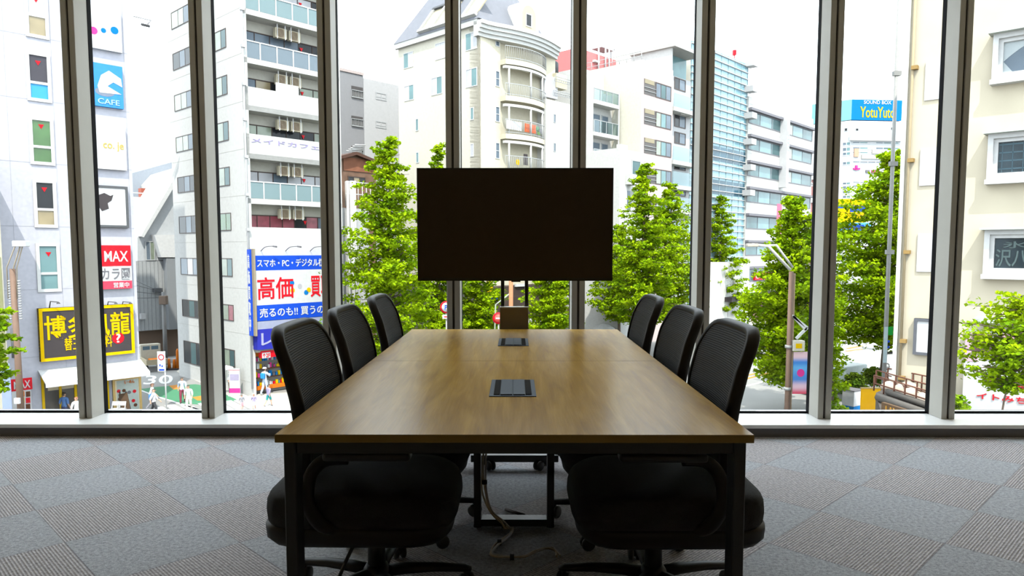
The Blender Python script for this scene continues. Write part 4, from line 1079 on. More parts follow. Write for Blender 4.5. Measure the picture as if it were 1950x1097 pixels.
# ------------------------------------------------------------------ D : pink tiled block
pD = at_y(1221.6, 200, 69.7); FD_ = Face(pD, U, -V); FDs = Face(pD, -V, -U); pD.z = GZ
bD = root_at('building', pD, 'pink tiled block with dark strip windows and a cream side wall', 'building', GRP)
zD = FD_.pt(1222, 113)[1]; sD = FD_.pt(1281, 200)[0]
block(bD, 'wall', pD, .15, sD, .0, 10, GZ, zD, PINK); block(bD, 'side_wall', pD, 0, .15, .02, 10.0, GZ, zD, om('cream side wall', 255, 249, 232))
k = MB(); q = zD; 
for zz in (zD+.4, zD+.85): k.tube([FDs.W(-9.5, -.2, zz), FDs.W(-.2, -.2, zz)], .03, 6)
for e in range(12): ss = -9.5+9.3*e/11; k.tube([FDs.W(ss, -.2, zD), FDs.W(ss, -.2, zD+.85)], .03, 6)
k.build('roof_railing', SILV, bD, world=True)
for i, y in enumerate((149, 206, 261.5, 318, 374, 430, 486)):
    s0, z1 = FD_.pt(1226.6, y); _, z0 = FD_.pt(1226.6, y+30); s1 = FD_.pt(1278, y+12)[0]; c = s0+(s1-s0)*.42
    lg = MB().fbox(FD_, s0, c, z0, z1, .0, .02).build('loggia', mat('loggia shade brown', oc(70, 62, 58, .5), .6), bD, world=True)  # flat panel, the shade of the open recess put into its colour
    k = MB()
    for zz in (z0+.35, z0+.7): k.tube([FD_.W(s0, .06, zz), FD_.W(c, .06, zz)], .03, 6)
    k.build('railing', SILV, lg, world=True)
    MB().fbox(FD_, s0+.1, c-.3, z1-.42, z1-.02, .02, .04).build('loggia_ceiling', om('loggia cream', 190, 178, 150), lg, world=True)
    window(FD_, bD, c, s1, z0, z1, BRF, ([PB, PT, PB] if i == 0 else [PGL, PA, PB]), (.33, .66), fw=.09, out=.04)
pK = at_y(1176, 350, 66); FK = Face(pK, U, -V); pK.z = GZ
bK = root_at('building', pK, 'low white block with a teal window in front of the pink tiled block', 'building', GRP)
fb(FK, bK, 'wall', 1174, 282, 1222, 640, -4, 0, WHITE); fb(FK, bK, 'pilaster', 1174, 275, 1184, 640, 0, .4, WHITE)
fwin(FK, bK, 1203, 304, 1219, 343, SILV, PT, fw=.1); fwin(FK, bK, 1185, 315, 1191, 331, SILV, PD, fw=.06); fb(FK, bK, 'balcony', 1184, 332, 1201, 354, 0, .9, WHITE); fwin(FK, bK, 1203, 360, 1219, 380, SILV, PB, fw=.1)
fb(FK, bK, 'recess_window', 1184, 362, 1200, 400, 0, .04, PB)

# ------------------------------------------------------------------ L : glass office tower
pL = at_y(1316, 130, 80); FL = Face(pL, U, -V); FLs = Face(pL, -V, -U); pL.z = GZ
bL = root_at('building', pL, 'blue glass office tower with white horizontal fins', 'building', GRP)
zL = FL.pt(1316, 76)[1]; sL_ = FL.pt(1423, 200)[0]
CUR = mat('blue glass curtain wall', oc(160, 205, 220, .36), .12, spec=.15, var=.10, scale=.25); CURD = mat('dark glass band', oc(70, 110, 130, .3), .1, spec=.15, var=.3, scale=.3)
block(bL, 'wall', pL, .2, sL_, .3, 16, GZ, zL-.2, PALE); block(bL, 'side_wall', pL, 0, .2, .1, 16, GZ, zL, om('cream concrete', 250, 246, 232))
MB().fbox(FL, .1, sL_, GZ, zL, -.28, 0).build('curtain_wall', CUR, bL, world=True)
q0 = FL.pt(1380, 282)[1]; q1 = FL.pt(1380, 300)[1]; MB().fbox(FL, .1, sL_-.02, q1-.6, q0, 0, .03).build('dark_glass_band', CURD, bL, world=True)
q0 = FL.pt(1380, 345)[1]; q1 = FL.pt(1380, 372)[1]; MB().fbox(FL, .1, sL_-.02, q1, q0, 0, .03).build('dark_glass_band', CURD, bL, world=True)
k = MB(); nf = 50
for e in range(nf):
    z = zL-.3-e*.78
    if z < GZ+3: break
    k.fbox(FL, -.05, sL_+.05, z-.035, z+.035, 0, .16)
k.build('horizontal_fins', WHITE2, bL, world=True)['kind'] = 'stuff'
k = MB()
for e in range(9): ss = .1+(sL_-.2)*e/8; k.fbox(FL, ss, ss+.05, GZ, zL, 0, .06)
k.build('mullion_grid', om('pale blue mullion', 200, 222, 228, .5), bL, world=True)
for y in (121, 170, 221, 271, 320, 368): 
    z = FL.pt(1418, y)[1]; MB().fbox(FL, sL_-.9, sL_+.45, z-.35, z+.35, 0, 1.1).build('maintenance_bracket', PALE, bL, world=True)
k = MB(); s = FL.pt(1413, 104)[0]; z = FL.pt(1413, 104)[1]; k.tube([FL.W(s, -1, z-.5), FL.W(s, -1, z+.5)], .06, 6); k.box(*[v for a in ((FL.W(s, -1, z).x-.2, FL.W(s, -1, z).x+.2), (FL.W(s, -1, z).y-.2, FL.W(s, -1, z).y+.2), (z+.1, z+.7)) for v in a]); k.build('roof_beacon', RED, bL, world=True)
pM = at_y(1282, 250, 74); FM = Face(pM, U, -V); pM.z = GZ
bM = root_at('building', pM, 'slim block with glass balconies squeezed between the pink block and glass tower', 'building', GRP)
sM_ = FM.pt(1330, 250)[0]; zM = FM.pt(1282, 83)[1]
MB().fbox(FM, 0, sM_, GZ, FM.pt(1282, 135)[1], -5, -1.0).build('wall', PALE, bM, world=True)
MB().fbox(FM, -.6, sM_, zM-.35, zM, -5, .4).build('roof_slab', om('grey white slab', 222, 220, 216), bM, world=True)
MB().fbox(FM, -.3, .0, GZ, zM-.3, -5, -.2).build('end_wall', WHITE, bM, world=True); MB().fbox(FM, 0, sM_, FM.pt(1282, 135)[1], zM-.35, -3, -1.6).build('penthouse_glass', PA, bM, world=True)
FMr = FM.shift(-1.0)
for yb, yr in ((203, 177), (305, 278), (352, 326), (399, 375), (447, 423)):
    zb = FM.pt(1284, yb)[1]; zr_ = FM.pt(1284, yr)[1]
    bal = MB().fbox(FM, 0, sM_, zb-.4, zb, -1, .1).build('balcony', WHITE, bM, world=True); MB().fbox(FM, .02, sM_, zb, zr_, .02, .06).build('glass_panel', BGL, bal, world=True)
for y0, y1 in ((146, 176), (215, 246), (250, 277), (308, 326), (358, 375)): 
    a, b, z0, z1 = FMr.rect(1284, y0, 1305, y1); window(FMr, bM, a, b, z0, z1, BRF, [PD, PB], (.45,), fw=.1)
for y in (210, 309): a = FMr.pt(1286, y)[0]; z = FMr.pt(1286, y)[1]; [MB().fbox(FMr, a+e, a+e+.8, z-.5, z, .3, .7).build('air_conditioner', WHITE, bM, world=True) for e in (0, 1.8)]

# ------------------------------------------------------------------ N : white banded office block
pN = at_y(1424, 260, 90); FN = Face(pN, U, -V); pN.z = GZ
bN = root_at('building', pN, 'white office block with grey banded strip windows near the crossing', 'building', GRP)
sN = FN.pt(1548, 260)[0]; zN = FN.pt(1424, 182)[1]
MB().fbox(FN, 0, sN, GZ, zN, -9, 0).build('wall', om('white stone', 250, 249, 244), bN, world=True)
sg1 = FN.pt(1486, 300)[0]
for y in (209, 260, 310, 360, 411, 462, 512):
    z1 = FN.pt(1424, y)[1]; z0 = FN.pt(1424, y+25)[1]
    window(FN, bN, .05, sN-.3, z0, z1, om('grey lilac band', 150, 148, 156), [PT, PA, PT, PGL, PA, PT], (.16, .33, .5, .66, .83), fw=.12, out=.05)
    MB().fbox(FN, -.02, sN, z1, z1+.30, .0, .45).build('sunshade', om('grey lilac band', 150, 148, 156), bN, world=True)
j = MB()
for e in range(14): z = zN-.9-e*1.0; j.fbox(FN, 0, sN, z-.015, z+.015, 0, .01)
j.build('stone_joint', om('stone joint', 222, 220, 216), bN, world=True)
MB().fbox(FN, sg1-.35, sg1+.45, FN.pt(1486, 358)[1], FN.pt(1486, 222)[1], 0, 1.0).build('vertical_sign', SWH, bN, world=True)
k = FN.pt(1486, 272, 1.0); lettering('UCC', FN, bN, sg1-.25, sg1+.35, k[1]-.8, k[1]+1.8, 1.0, om('pale aqua lettering', 170, 215, 225, .5), vertical=True)
q = FN.rect(1434, 519, 1470, 531); rsn = MB().fbox(FN, q[0], q[1], q[2], q[3], 0, .3).build('red_signboard', RED, bN, world=True); lettering('CARD SHOP', FN, rsn, q[0]+.2, q[1]-.1, q[2]+.2, q[3]-.2, .3, SWH)
MB().fbox(FN, .3, sN*.5, FN.pt(1424, 563)[1], FN.pt(1424, 558)[1], 0, .9).build('canopy', SBK, bN, world=True); MB().fbox(FN, 2.2, sN*.5, GZ, FN.pt(1424, 565)[1], -.02, .04).build('shop_front', om('brown shop front', 150, 118, 100, var=.3, scale=.4), bN, world=True)
pN2 = at_y(1400, 560, 84); FN2 = Face(pN2, U, -V); pN2.z = GZ
bN2 = root_at('building', pN2, 'low white shop with a shutter left of the banded office block', 'building', GRP)
fb(FN2, bN2, 'wall', 1352, 500, 1424, 640, -5, 0, WHITE); fb(FN2, bN2, 'shutter', 1386, 572, 1408, 600, 0, .06, PALE); fb(FN2, bN2, 'canopy', 1380, 566, 1412, 571, 0, .9, SBK)
pO = at_y(1541, 360, 110); FO = Face(pO, U, -V); pO.z = GZ
bO = root_at('building', pO, 'small brown and white building behind the banded office block', 'building', GRP)
fb(FO, bO, 'wall', 1532, 333, 1560, 640, -5, 0, om('brick rose', 190, 130, 125)); fb(FO, bO, 'top_wall', 1532, 330, 1560, 345, 0, .2, WHITE); fwin(FO, bO, 1536, 346, 1547, 355, SILV, PD, fw=.12); fb(FO, bO, 'band', 1532, 375, 1560, 388, 0, .2, WHITE)

# ------------------------------------------------------------------ P : far tower with the blue and yellow roof sign
pP = at_y(1621, 230, 150); hP = Vector((1, .10, 0)).normalized(); FPp = Face(pP, hP, (hP.y, -hP.x, 0)); hQ = Vector((-.75, .66, 0)).normalized(); FPq = Face(pP, -hQ, (-.66, -.75, 0)); pP.z = GZ
bPp = root_at('building', pP, 'distant white tower carrying a blue roof sign with yellow letters', 'building', GRP)
z1 = FPp.pt(1621, 230)[1]; sP = FPp.pt(1716, 250)[0]
b = MB(); A = [FPp.W(0, 0, 0), FPp.W(sP, 0, 0), FPp.W(sP+6, -14, 0), FPq.W(-18, 0, 0)]
b.add([Vector((p.x, p.y, z)) for z in (GZ, z1) for p in A], [(0, 1, 2, 3), (4, 5, 6, 7)]+[(i, (i+1) % 4, 4+(i+1) % 4, 4+i) for i in range(4)]); b.build('wall', om('bluish white panel', 240, 244, 248), bPp, world=True)
zt = FPp.pt(1621, 189)[1]
rsg = MB().fbox(FPp, 0, sP, z1+.2, zt, -1, 0).build('roof_sign', CYAN, bPp, world=True); rsg['label'] = 'blue roof sign with yellow letters'
MB().fbox(FPq, -8, 0, z1+.2, zt, -1, 0).build('roof_sign', om('pale aqua sign', 150, 215, 225, .5), bPp, world=True)['label'] = 'pale aqua side of the roof sign'
q = FPp.rect(1638, 203, 1703, 225, 0); lettering('YotuYuto', FPp, rsg, q[0], q[1], q[2], q[3], .05, YEL); q = FPp.rect(1645, 191, 1697, 199, 0); lettering('SOUND BOX', FPp, rsg, q[0], q[1], q[2], q[3], .05, SWH)
for y0, y1 in ((269, 275), (279, 286), (288, 294), (306, 312), (345, 350), (352, 358), (361, 367), (370, 376)):
    fwin(FPp, bPp, 1623, y0, 1712, y1, om('white mullion', 246, 248, 250), ([PB, PA, PW, PB, PT, PA] if y0 not in (306, 345) else [PB]), (.16, .33, .5, .66, .83), fw=.15)
    fwin(FPq, bPp, 1604, y0+2, 1620, y1+2, om('white mullion', 246, 248, 250), [PB, PA], (.5,), fw=.15)
MB().fbox(FPp, -.3, sP, FPp.pt(1621, 268)[1], FPp.pt(1621, 257)[1], 0, .6).build('ledge', WHITE2, bPp, world=True)
for x, y, w_, h_, m in ((1626, 283, 8, 16, om('pale orange mark', 246, 190, 160, .5)), (1640, 295, 36, 8, om('cream sign', 236, 232, 216, .5)), (1660, 286, 18, 7, om('cream sign', 236, 232, 216, .5)), (1628, 315, 4, 9, MAG), (1659, 324, 14, 5, MAG), (1624, 320, 13, 3, MAG), (1648, 324, 7, 5, GREY)):
    fb(FPp, bPp, 'wall_sign', x, y, x+w_, y+h_, .0, .25, m)
for x, y in ((1611, 247), (1632, 247), (1699, 245)): fwin(FPp if x > 1620 else FPq, bPp, x-3, y-3, x+3, y+3, SILV, PD, fw=.1)
for x0, y0, x1, y1, m in ((1596, 379, 1618, 390, YEL), (1621, 379, 1660, 392, YEL), (1596, 391, 1660, 397, BLUE), (1596, 397, 1617, 424, YEL), (1619, 396, 1645, 404, BLUE), (1619, 404, 1645, 424, YEL), (1596, 424, 1660, 441, om('sky blue sign', 90, 170, 235, .5, .5)), (1617, 428, 1645, 438, BLUE)):
    fb(FPp.shift(.5), bPp, 'lower_sign', x0, y0, x1, y1, -.5, .1, m)

# ------------------------------------------------------------------ E : cream stucco building at the right
pE = at_y(1717.5, 400, 23.6); FE = Face(pE, -V, -U); pE.z = GZ
bE = root_at('building', pE, 'cream stucco building at the right edge with hooded white windows', 'building', GRP)
MB().fbox(FE, 0, 14, GZ, 14, -8, 0).build('wall', CREAM2, bE, world=True)
sp_ = FE.pt(1728, 400)[0]; MB().fbox(FE, -.08, sp_-.12, GZ, 14, -7.9, .08).build('corner_pilaster', om('pale cream pilaster', 255, 252, 242), bE, world=True)
k = MB(); k.tube([FE.W(sp_, .10, -3.6), FE.W(sp_, .10, 13.9)], .045, 8); dp = k.build('drain_pipe', om('tan pipe', 216, 196, 160), bE, world=True)
for y in (130, 306, 480, 649, 719):
    s, z = FE.pt(1745 - (y-130)*.043 if y < 500 else 1725-(y-649)*.03, y); MB().fbox(FE, sp_-.02, sp_+.16, z-.06, z+.06, .02, .2).build('pipe_bracket', om('brass bracket', 196, 160, 100), dp, world=True)
for x0, y0, x1, y1 in ((1763, 118, 1790, 188), (1753, 283, 1788, 352), (1748, 445, 1776, 518)): fbd(FE, bE, 'blank_panel', x0, y0, x1, y1, 0, .05, om('white blank panel', 248, 248, 252))
nb_ = sign(FE, bE, 1741, 606, 1775, 678, SWH, d=.12, frame=om('grey blue frame', 120, 122, 130, .5), fw=.09, name='notice_board')
for (hx, hy, wx0, wy0, wy1, pn) in ((1884, 60, 1892, 66, 150, PB), (1876, 250, 1882, 256, 340, PD), (1868, 432, 1875, 438, 520, PD)):
    s0, z1 = FE.pt(wx0, wy0, .25); _, z0 = FE.pt(wx0, wy1+6, .25); s1 = s0+2.6
    m = MB(); ring(m, FE, s0, s1, z0, z1, .14, 0, .25); m.fbox(FE, s0-.03, s1+.03, z0-.08, z0+.06, 0, .34); wn = m.build('window', WHITE2, bE, world=True)
    m = MB(); m.fbox(FE, s0-.10, s1+.1, z1+.0, z1+.06, 0, .48); m.build('window_hood', om('white green hood', 232, 240, 232, .5), wn, world=True)
    r = MB(); ring(r, FE, s0+.14, s1-.14, z0+.14, z1-.14, .11, .02, .14); r.fbox(FE, (s0+s1)/2-.06, (s0+s1)/2+.06, z0+.2, z1-.2, .02, .13); r.build('sash', WHITE2, wn, world=True)
    MB().fbox(FE, s0+.25, s1-.25, z0+.25, z1-.25, .02, .05).build('window_pane', PB if pn is PB else mat('dark reflecting pane', oc(66, 84, 94, .3), .1, spec=.14, var=.4, scale=1.2), wn, world=True)
    if pn is PB:
        c = MB(); n = 10; pts = [(s0+.25, z1-.25), (s0+1.25, z1-.25)]+[(s0+1.25-1.0*(i/n)**.6, z1-.25-(z1-z0-.5)*.62*(i/n)) for i in range(1, n+1)]+[(s0+.50, z0+.25), (s0+.25, z0+.25)]
        c.prism(pts, lambda a, z, d: FE.W(a, d, z), .052, .06); c.build('curtain', om('white net curtain', 220, 230, 234, .8), wn, world=True)
    elif hy > 400: lettering('氷', FE, wn, s0+.45, s0+1.05, z0+.85, z1-.35, .052, om('faint white lettering', 120, 140, 140, .6)); lettering('沢八', FE, wn, s0+.28, s0+1.10, z0+.3, z0+.82, .052, om('faint white lettering', 120, 140, 140, .6))
    else:
        k = MB()
        for e in range(5): k.fbox(FE, s0+.26, s1-.26, z0+.35+e*.24, z0+.39+e*.24, .05, .056)
        for e in range(9): k.fbox(FE, s0+.34+e*.26, s0+.36+e*.26, z0+.25, z1-.25, .05, .056)
        k.build('window_lattice', om('blue grey lattice', 100, 130, 144, .5), wn, world=True)
q = FE.rect(1858, 606, 1950, 612, .3); MB().fbox(FE, q[0], q[1]+4, q[2]-.1, q[3]+.05, 0, .5).build('ledge', om('white green hood', 232, 240, 232, .5), bE, world=True)
# advert board with red characters
q = FE.rect(1839, 628, 1950, 768, .35); ad = MB().fbox(FE, q[0], q[1]+3.5, q[2]-.4, q[3], .0, .35).build('advert_board', SWH, bE, world=True); ad['label'] = 'white advert board with red characters half hidden by leaves'
fbd(FE, ad, 'printed_area', 1839, 632, 1862, 690, .34, .36, om('pink print', 246, 205, 222, .5)); fbd(FE, ad, 'printed_area', 1852, 640, 1900, 676, .34, .37, om('plum print', 110, 84, 92, .5)); fbd(FE, ad, 'printed_area', 1854, 634, 1890, 641, .34, .38, om('amber print', 236, 176, 90, .5)); fbd(FE, ad, 'printed_area', 1905, 634, 1960, 650, .34, .37, om('rose print', 240, 190, 196, .5))
ftext('買取強', FE, ad, 1884, 720, 1954, 744, .36, RED, bold=.014); ftext('イトみち', FE, ad, 1860, 747, 1954, 770, .36, RED, bold=.014)
# low dark roof with pipes and sign in front of its foot
zR = -3.35
pF = on_z(1700, 800, zR); FFr = Face(pF, (-V)*.9+U*.0, -U); pF.z = GZ
bF = root_at('building', pF, 'low dark roofed shop with rusty rails on its roof under the cream stucco building', 'building', GRP)
RFM = om('dark weathered roof', 98, 90, 84, var=.3, scale=1.5); 
a0, b0 = on_z(1648, 745, zR), on_z(1790, 765, zR)
P = [on_z(1668, 748, zR), on_z(1700, 733, zR), on_z(1800, 770, zR), on_z(1800, 815, zR), on_z(1682, 815, zR), on_z(1676, 780, zR)]
k = MB(); n = len(P); k.add([Vector((p.x, p.y, GZ)) for p in P]+P, [tuple(range(n, 2*n)), tuple(range(n))[::-1]]+[(i, (i+1) % n, n+(i+1) % n, n+i) for i in range(n)]); k.build('wall_and_roof', RFM, bF, world=True)
k = MB()
for (x0, y0, x1, y1) in ((1668, 733, 1790, 772), (1664, 744, 1790, 786), (1690, 729, 1790, 752)):
    p = on_z(x0, y0, zR); q = on_z(x1, y1, zR); 
    for h_ in (.25, .5): k.tube([p+Vector((0, 0, h_)), q+Vector((0, 0, h_))], .022, 6)
    for e in range(7): c = p.lerp(q, e/6); k.tube([c, c+Vector((0, 0, .5))], .025, 6)
k.build('roof_rail', om('rusty rail', 140, 92, 74), bF, world=True)
k = MB()
for (x0, y0, x1, y1, r) in ((1690, 752, 1785, 785, .10), (1672, 764, 1780, 802, .12), (1700, 742, 1790, 768, .07)):
    k.tube([on_z(x0, y0, zR)+Vector((0, 0, r)), on_z(x1, y1, zR)+Vector((0, 0, r))], r, 8)
k.build('roof_duct', om('grey duct', 118, 112, 106), bF, world=True)
k = MB()
for (x, y) in ((1700, 742), (1716, 748), (1735, 756), (1756, 766), (1730, 744)):
    c = on_z(x, y, zR); r_ = rnd.uniform(.2, .35)
    k.lathe(c, [(r_, 0), (r_*1.1, .12), (r_*.6, .25), (.02, .3)], 9)
k.build('roof_sacks', om('pale sacking', 226, 208, 190), bF, world=True)['kind'] = 'stuff'
c0, c1 = on_z(1690, 786, zR), on_z(1732, 800, zR); hF = (c1-c0); hF.z = 0; FFs = Face(c0, hF, (hF.y, -hF.x, 0)); 
MB().fbox(FFs, -.2, hF.length+1.0, zR-.1, zR+.26, -.05, .05).build('fascia_sign', om('brown fascia', 120, 92, 66), bF, world=True); lettering('LANAS', FFs, bF, .0, hF.length*.9, zR, zR+.2, .055, om('ochre letters', 216, 160, 60, .5))
# ------------------------------------------------------------------ trees
def leaf_mat(name, c0, c1, tr=.35):
    m = bpy.data.materials.new(name); nt = nodes(m); N = nt.nodes; L = nt.links
    out = N.new('ShaderNodeOutputMaterial'); mx = N.new('ShaderNodeMixShader'); mx.inputs[0].default_value = tr
    d = N.new('ShaderNodeBsdfDiffuse'); t = N.new('ShaderNodeBsdfTranslucent')
    tc = N.new('ShaderNodeTexCoord'); no = N.new('ShaderNodeTexNoise'); no.inputs['Scale'].default_value = 1.1; no.inputs['Detail'].default_value = 5
    L.new(tc.outputs['Object'], no.inputs['Vector'])
    rp = N.new('ShaderNodeValToRGB'); rp.color_ramp.elements[0].position = .35; rp.color_ramp.elements[1].position = .65
    rp.color_ramp.elements[0].color = (*c0, 1); rp.color_ramp.elements[1].color = (*c1, 1)
    L.new(no.outputs[0], rp.inputs[0]); L.new(rp.outputs[0], d.inputs[0]); L.new(rp.outputs[0], t.inputs[0])
    L.new(d.outputs[0], mx.inputs[1]); L.new(t.outputs[0], mx.inputs[2]); L.new(mx.outputs[0], out.inputs[0])
    return m
LEAF = leaf_mat('ginkgo leaves', (.080, .160, .004), (.235, .330, .004))
LEAF2 = leaf_mat('clipped leaves', (.05, .10, .01), (.12, .17, .01))
BARK = mat('tree bark', (.075, .052, .036), .9, var=.3, scale=8)
def tree(name, px, d, ytip, ybot, wpx, label, seed, leaf=.22, ncl=230, nl=34, lean=0., shape=1.0, cat='tree', irregular=.25, trunk_r=None, group='street trees', cs=1.0):
    r = random.Random(seed)
    b = at_y(px, 477, d); base = Vector((b.x, b.y, GZ))
    dd = d
    ztip = at_y(px, ytip, d).z; zb = at_y(px, ybot, d).z; R = wpx/2/FPX*d
    H = ztip-zb
    root = empty(name, base, label, cat, group)
    tr = trunk_r or .012*(ztip-GZ)+.03
    k = MB(); n = 8
    k.tube([Vector((lean*(i/n)**2+.06*math.sin(i*1.7+seed), .05*math.cos(i*2.3), (ztip-GZ)*.94*i/n)) for i in range(n+1)], [tr*(1-.9*i/n) for i in range(n+1)], 9)
    k.build('trunk', BARK, root)
    br = MB(); lf = MB(); V_ = []; F_ = []
    cl = []
    nb = max(12, int(ncl*.3))
    for i in range(nb):
        t = ((i+.5)/nb)**1.15; z = zb-GZ+H*t
        rad = R*shape_prof(t, shape)*r.uniform(1-irregular, 1+irregular*.6); a = i*2.399+r.uniform(-.5, .5)
        x0 = lean*(z/(ztip-GZ))**2
        tip = Vector((x0+math.cos(a)*rad, math.sin(a)*rad, z+rad*r.uniform(-.05, .22)))
        p0 = Vector((x0, 0, z-rad*.12)); mid = p0.lerp(tip, .5)+Vector((0, 0, .06*rad))
        br.tube([p0, mid, tip], [max(.015, tr*.35*(1-t)+.012), .018, .008], 5)
        m_ = max(2, int(round(5*(rad/R)+1.2)))
        for q in range(m_):
            f = (q+r.uniform(.3, .9))/m_; f = max(.12, f)
            c = p0.lerp(tip, f)+Vector((r.uniform(-1, 1), r.uniform(-1, 1), r.uniform(-.5, .5)))*(.12*R+.08)
            cl.append((c, (.50+.40*r.random())*cs*(R*.15+.36)*(.55+.45*rad/R)))
    cl.append((Vector((lean, 0, ztip-GZ-.3)), .3*cs)); cl.append((Vector((lean*.9, 0, ztip-GZ-.8)), .4*cs))
    for c, rr in cl:
        for q in range(int(nl*1.35)):
            u = Vector((r.gauss(0, 1), r.gauss(0, 1), r.gauss(0, .55))); u = u.normalized()*rr*r.random()**.4; u.z *= .62
            p = c+u
            nrm = Vector((r.gauss(0, .7), r.gauss(0, .7), .9)).normalized(); tt = nrm.cross(Vector((r.gauss(0, 1), r.gauss(0, 1), r.gauss(0, 1)))).normalized(); bb = nrm.cross(tt)
            s = leaf*r.uniform(.65, 1.3); k0 = len(V_)
            V_ += [p-tt*s*.5, p+bb*s*.42+nrm*s*.08, p+tt*s*.55, p-bb*s*.42+nrm*s*.08]; F_.append((k0, k0+1, k0+2, k0+3))
    br.build('branches', BARK, root)['kind'] = 'stuff'
    me = bpy.data.meshes.new('foliage'); me.from_pydata(V_, [], F_); me.materials.append(LEAF if cat != 'bush' else LEAF2)
    o = bpy.data.objects.new('foliage', me); COL.objects.link(o); o.parent = root; o['kind'] = 'stuff'
    return root
def shape_prof(t, s):
    if s == 1.0: return max(.03, min(1, 1.6*(1-t)**.75)*(1 if t > .12 else .75+2*t))
    if s == 2.0: return max(.25, math.sin(pi*min(.97, .12+t*.86))**.6)
    return max(.1, (1-t*t)**.7)
tree('ginkgo_tree', 742, 45, 266, 735, 215, 'tall cone shaped green tree left of the television', 3, ncl=420, nl=40)
tree('ginkgo_tree', 836, 51, 276, 690, 120, 'slim green tree whose tip shows above the left corner of the television', 5, ncl=240)
tree('ginkgo_tree', 908, 54, 470, 655, 110, 'green tree seen just left of the television stand posts', 8, ncl=200)
tree('ginkgo_tree', 1052, 55, 460, 645, 120, 'green tree seen just right of the television stand posts', 13, ncl=200)
tree('ginkgo_tree', 1226, 57, 312, 612, 130, 'green tree right behind the right edge of the television', 21, ncl=300)
tree('ginkgo_tree', 1276, 62, 352, 604, 150, 'broad green tree behind the right row of chairs', 34, ncl=300)
tree('ginkgo_tree', 1180, 64, 430, 606, 110, 'lower green tree partly hidden by the television', 37, ncl=180)
tree('ginkgo_tree', 1372, 84, 372, 596, 100, 'green tree in front of the glass office tower', 41, ncl=220, leaf=.28)
tree('ginkgo_tree', 1510, 40, 374, 725, 178, 'green tree beside the brown lamp post on the right', 55, ncl=420, nl=40, leaf=.20)
tree('ginkgo_tree', 1692, 44, 292, 650, 270, 'large green tree beside the cream stucco building', 60, ncl=480, nl=40, leaf=.22)
tree('ginkgo_tree', 1594, 38, 640, 800, 44, 'small young tree low down left of the white and blue cabinet', 66, ncl=40, leaf=.17)
tree('street_tree', 1908, 16.5, 562, 738, 190, 'leafy green tree in the lower right corner before the red lettered board', 71, leaf=.10, ncl=210, nl=15, shape=2.0, lean=.5, irregular=.6, trunk_r=.06, cs=.62)
tree('street_tree', 1838, 16.0, 752, 850, 70, 'low leafy shrub tree at the foot of the right window', 75, leaf=.09, ncl=70, nl=14, shape=2.0, trunk_r=.04, cs=.5)
tree('street_tree', -22, 26, 575, 745, 76, 'few green branches poking in at the left edge of the view', 77, leaf=.16, ncl=60, nl=26, shape=2.0, cs=.7)
tree('clipped_bush', 1672, 44, 702, 728, 42, 'round clipped bush by the road on the right', 81, leaf=.12, ncl=90, nl=40, shape=3.0, cat='bush', group='clipped bushes', irregular=.1)
tree('clipped_bush', 1636, 43, 712, 748, 46, 'lighter clipped bush beside the round bush', 83, leaf=.14, ncl=90, nl=34, shape=3.0, cat='bush', group='clipped bushes', irregular=.15)

# ------------------------------------------------------------------ lamp posts, poles, signs
def pole_at(px, d): b = at_y(px, 477, d); return Vector((b.x, b.y, GZ))
def zpx(px, py, d): return at_y(px, py, d).z-GZ
# right lamp post
d = 30.0; B = pole_at(1508, d); lp = empty('lamp_post', B, 'brown street lamp post with white arm and banner on the right', 'lamp post')
h = zpx(1508, 517, d); MB().tube([(0, 0, 0), (0, 0, h)], [.125, .095], 14).build('post', POLE, lp)
MB().tube([(.16, .05, 0), (.16, .05, h*.99)], .045, 8).build('conduit', om('tan conduit', 196, 170, 140), lp)
def rel(px, py, dd=d): return at_y(px, py, dd)-B
k = MB(); e0 = rel(1505, 514); e1 = rel(1463, 469); e2 = rel(1432, 466)
k.tube([e0, e1, e2], .065, 8); k.tube([e0+Vector((.12, .05, .1)), e1+Vector((.35, .05, .05)), e1+Vector((-.05, .05, .02))], .05, 8)
arm = k.build('lamp_arm', WHITE2, lp); c = rel(1432, 466); MB().box(c.x-.22, c.x+.24, c.y-.14, c.y+.14, c.z-.09, c.z+.05).build('lamp_head', om('lamp cream', 236, 226, 210), arm, bev=.03)
k = MB(); a = rel(1503, 597); b_ = rel(1537, 624); c = rel(1516, 645)
for p, q in ((a, b_), (b_, c), (a+Vector((.15, 0, -.1)), b_+Vector((-.05, 0, -.1)))): k.beam(p, q, .10, .10)
k.build('bracket', WHITE2, lp)
c = rel(1519, 658); bx = MB().box(c.x-.25, c.x+.25, c.y-.15, c.y+.15, c.z-.22, c.z+.22).build('control_box', om('pale cream box', 248, 242, 222), lp, bev=.02)
MB().box(c.x-.14, c.x+.12, c.y-.165, c.y-.15, c.z-.10, c.z+.10).build('yellow_label', YEL, bx)
k = MB(); 
for y in (660, 740): k.tube([Vector((-.02, 0, zpx(1508, y, d)))-Vector((0, 0, .06)), Vector((-.02, 0, zpx(1508, y, d)))+Vector((0, 0, .06))], .15, 12)
k.build('clamp_band', TUBE, lp)
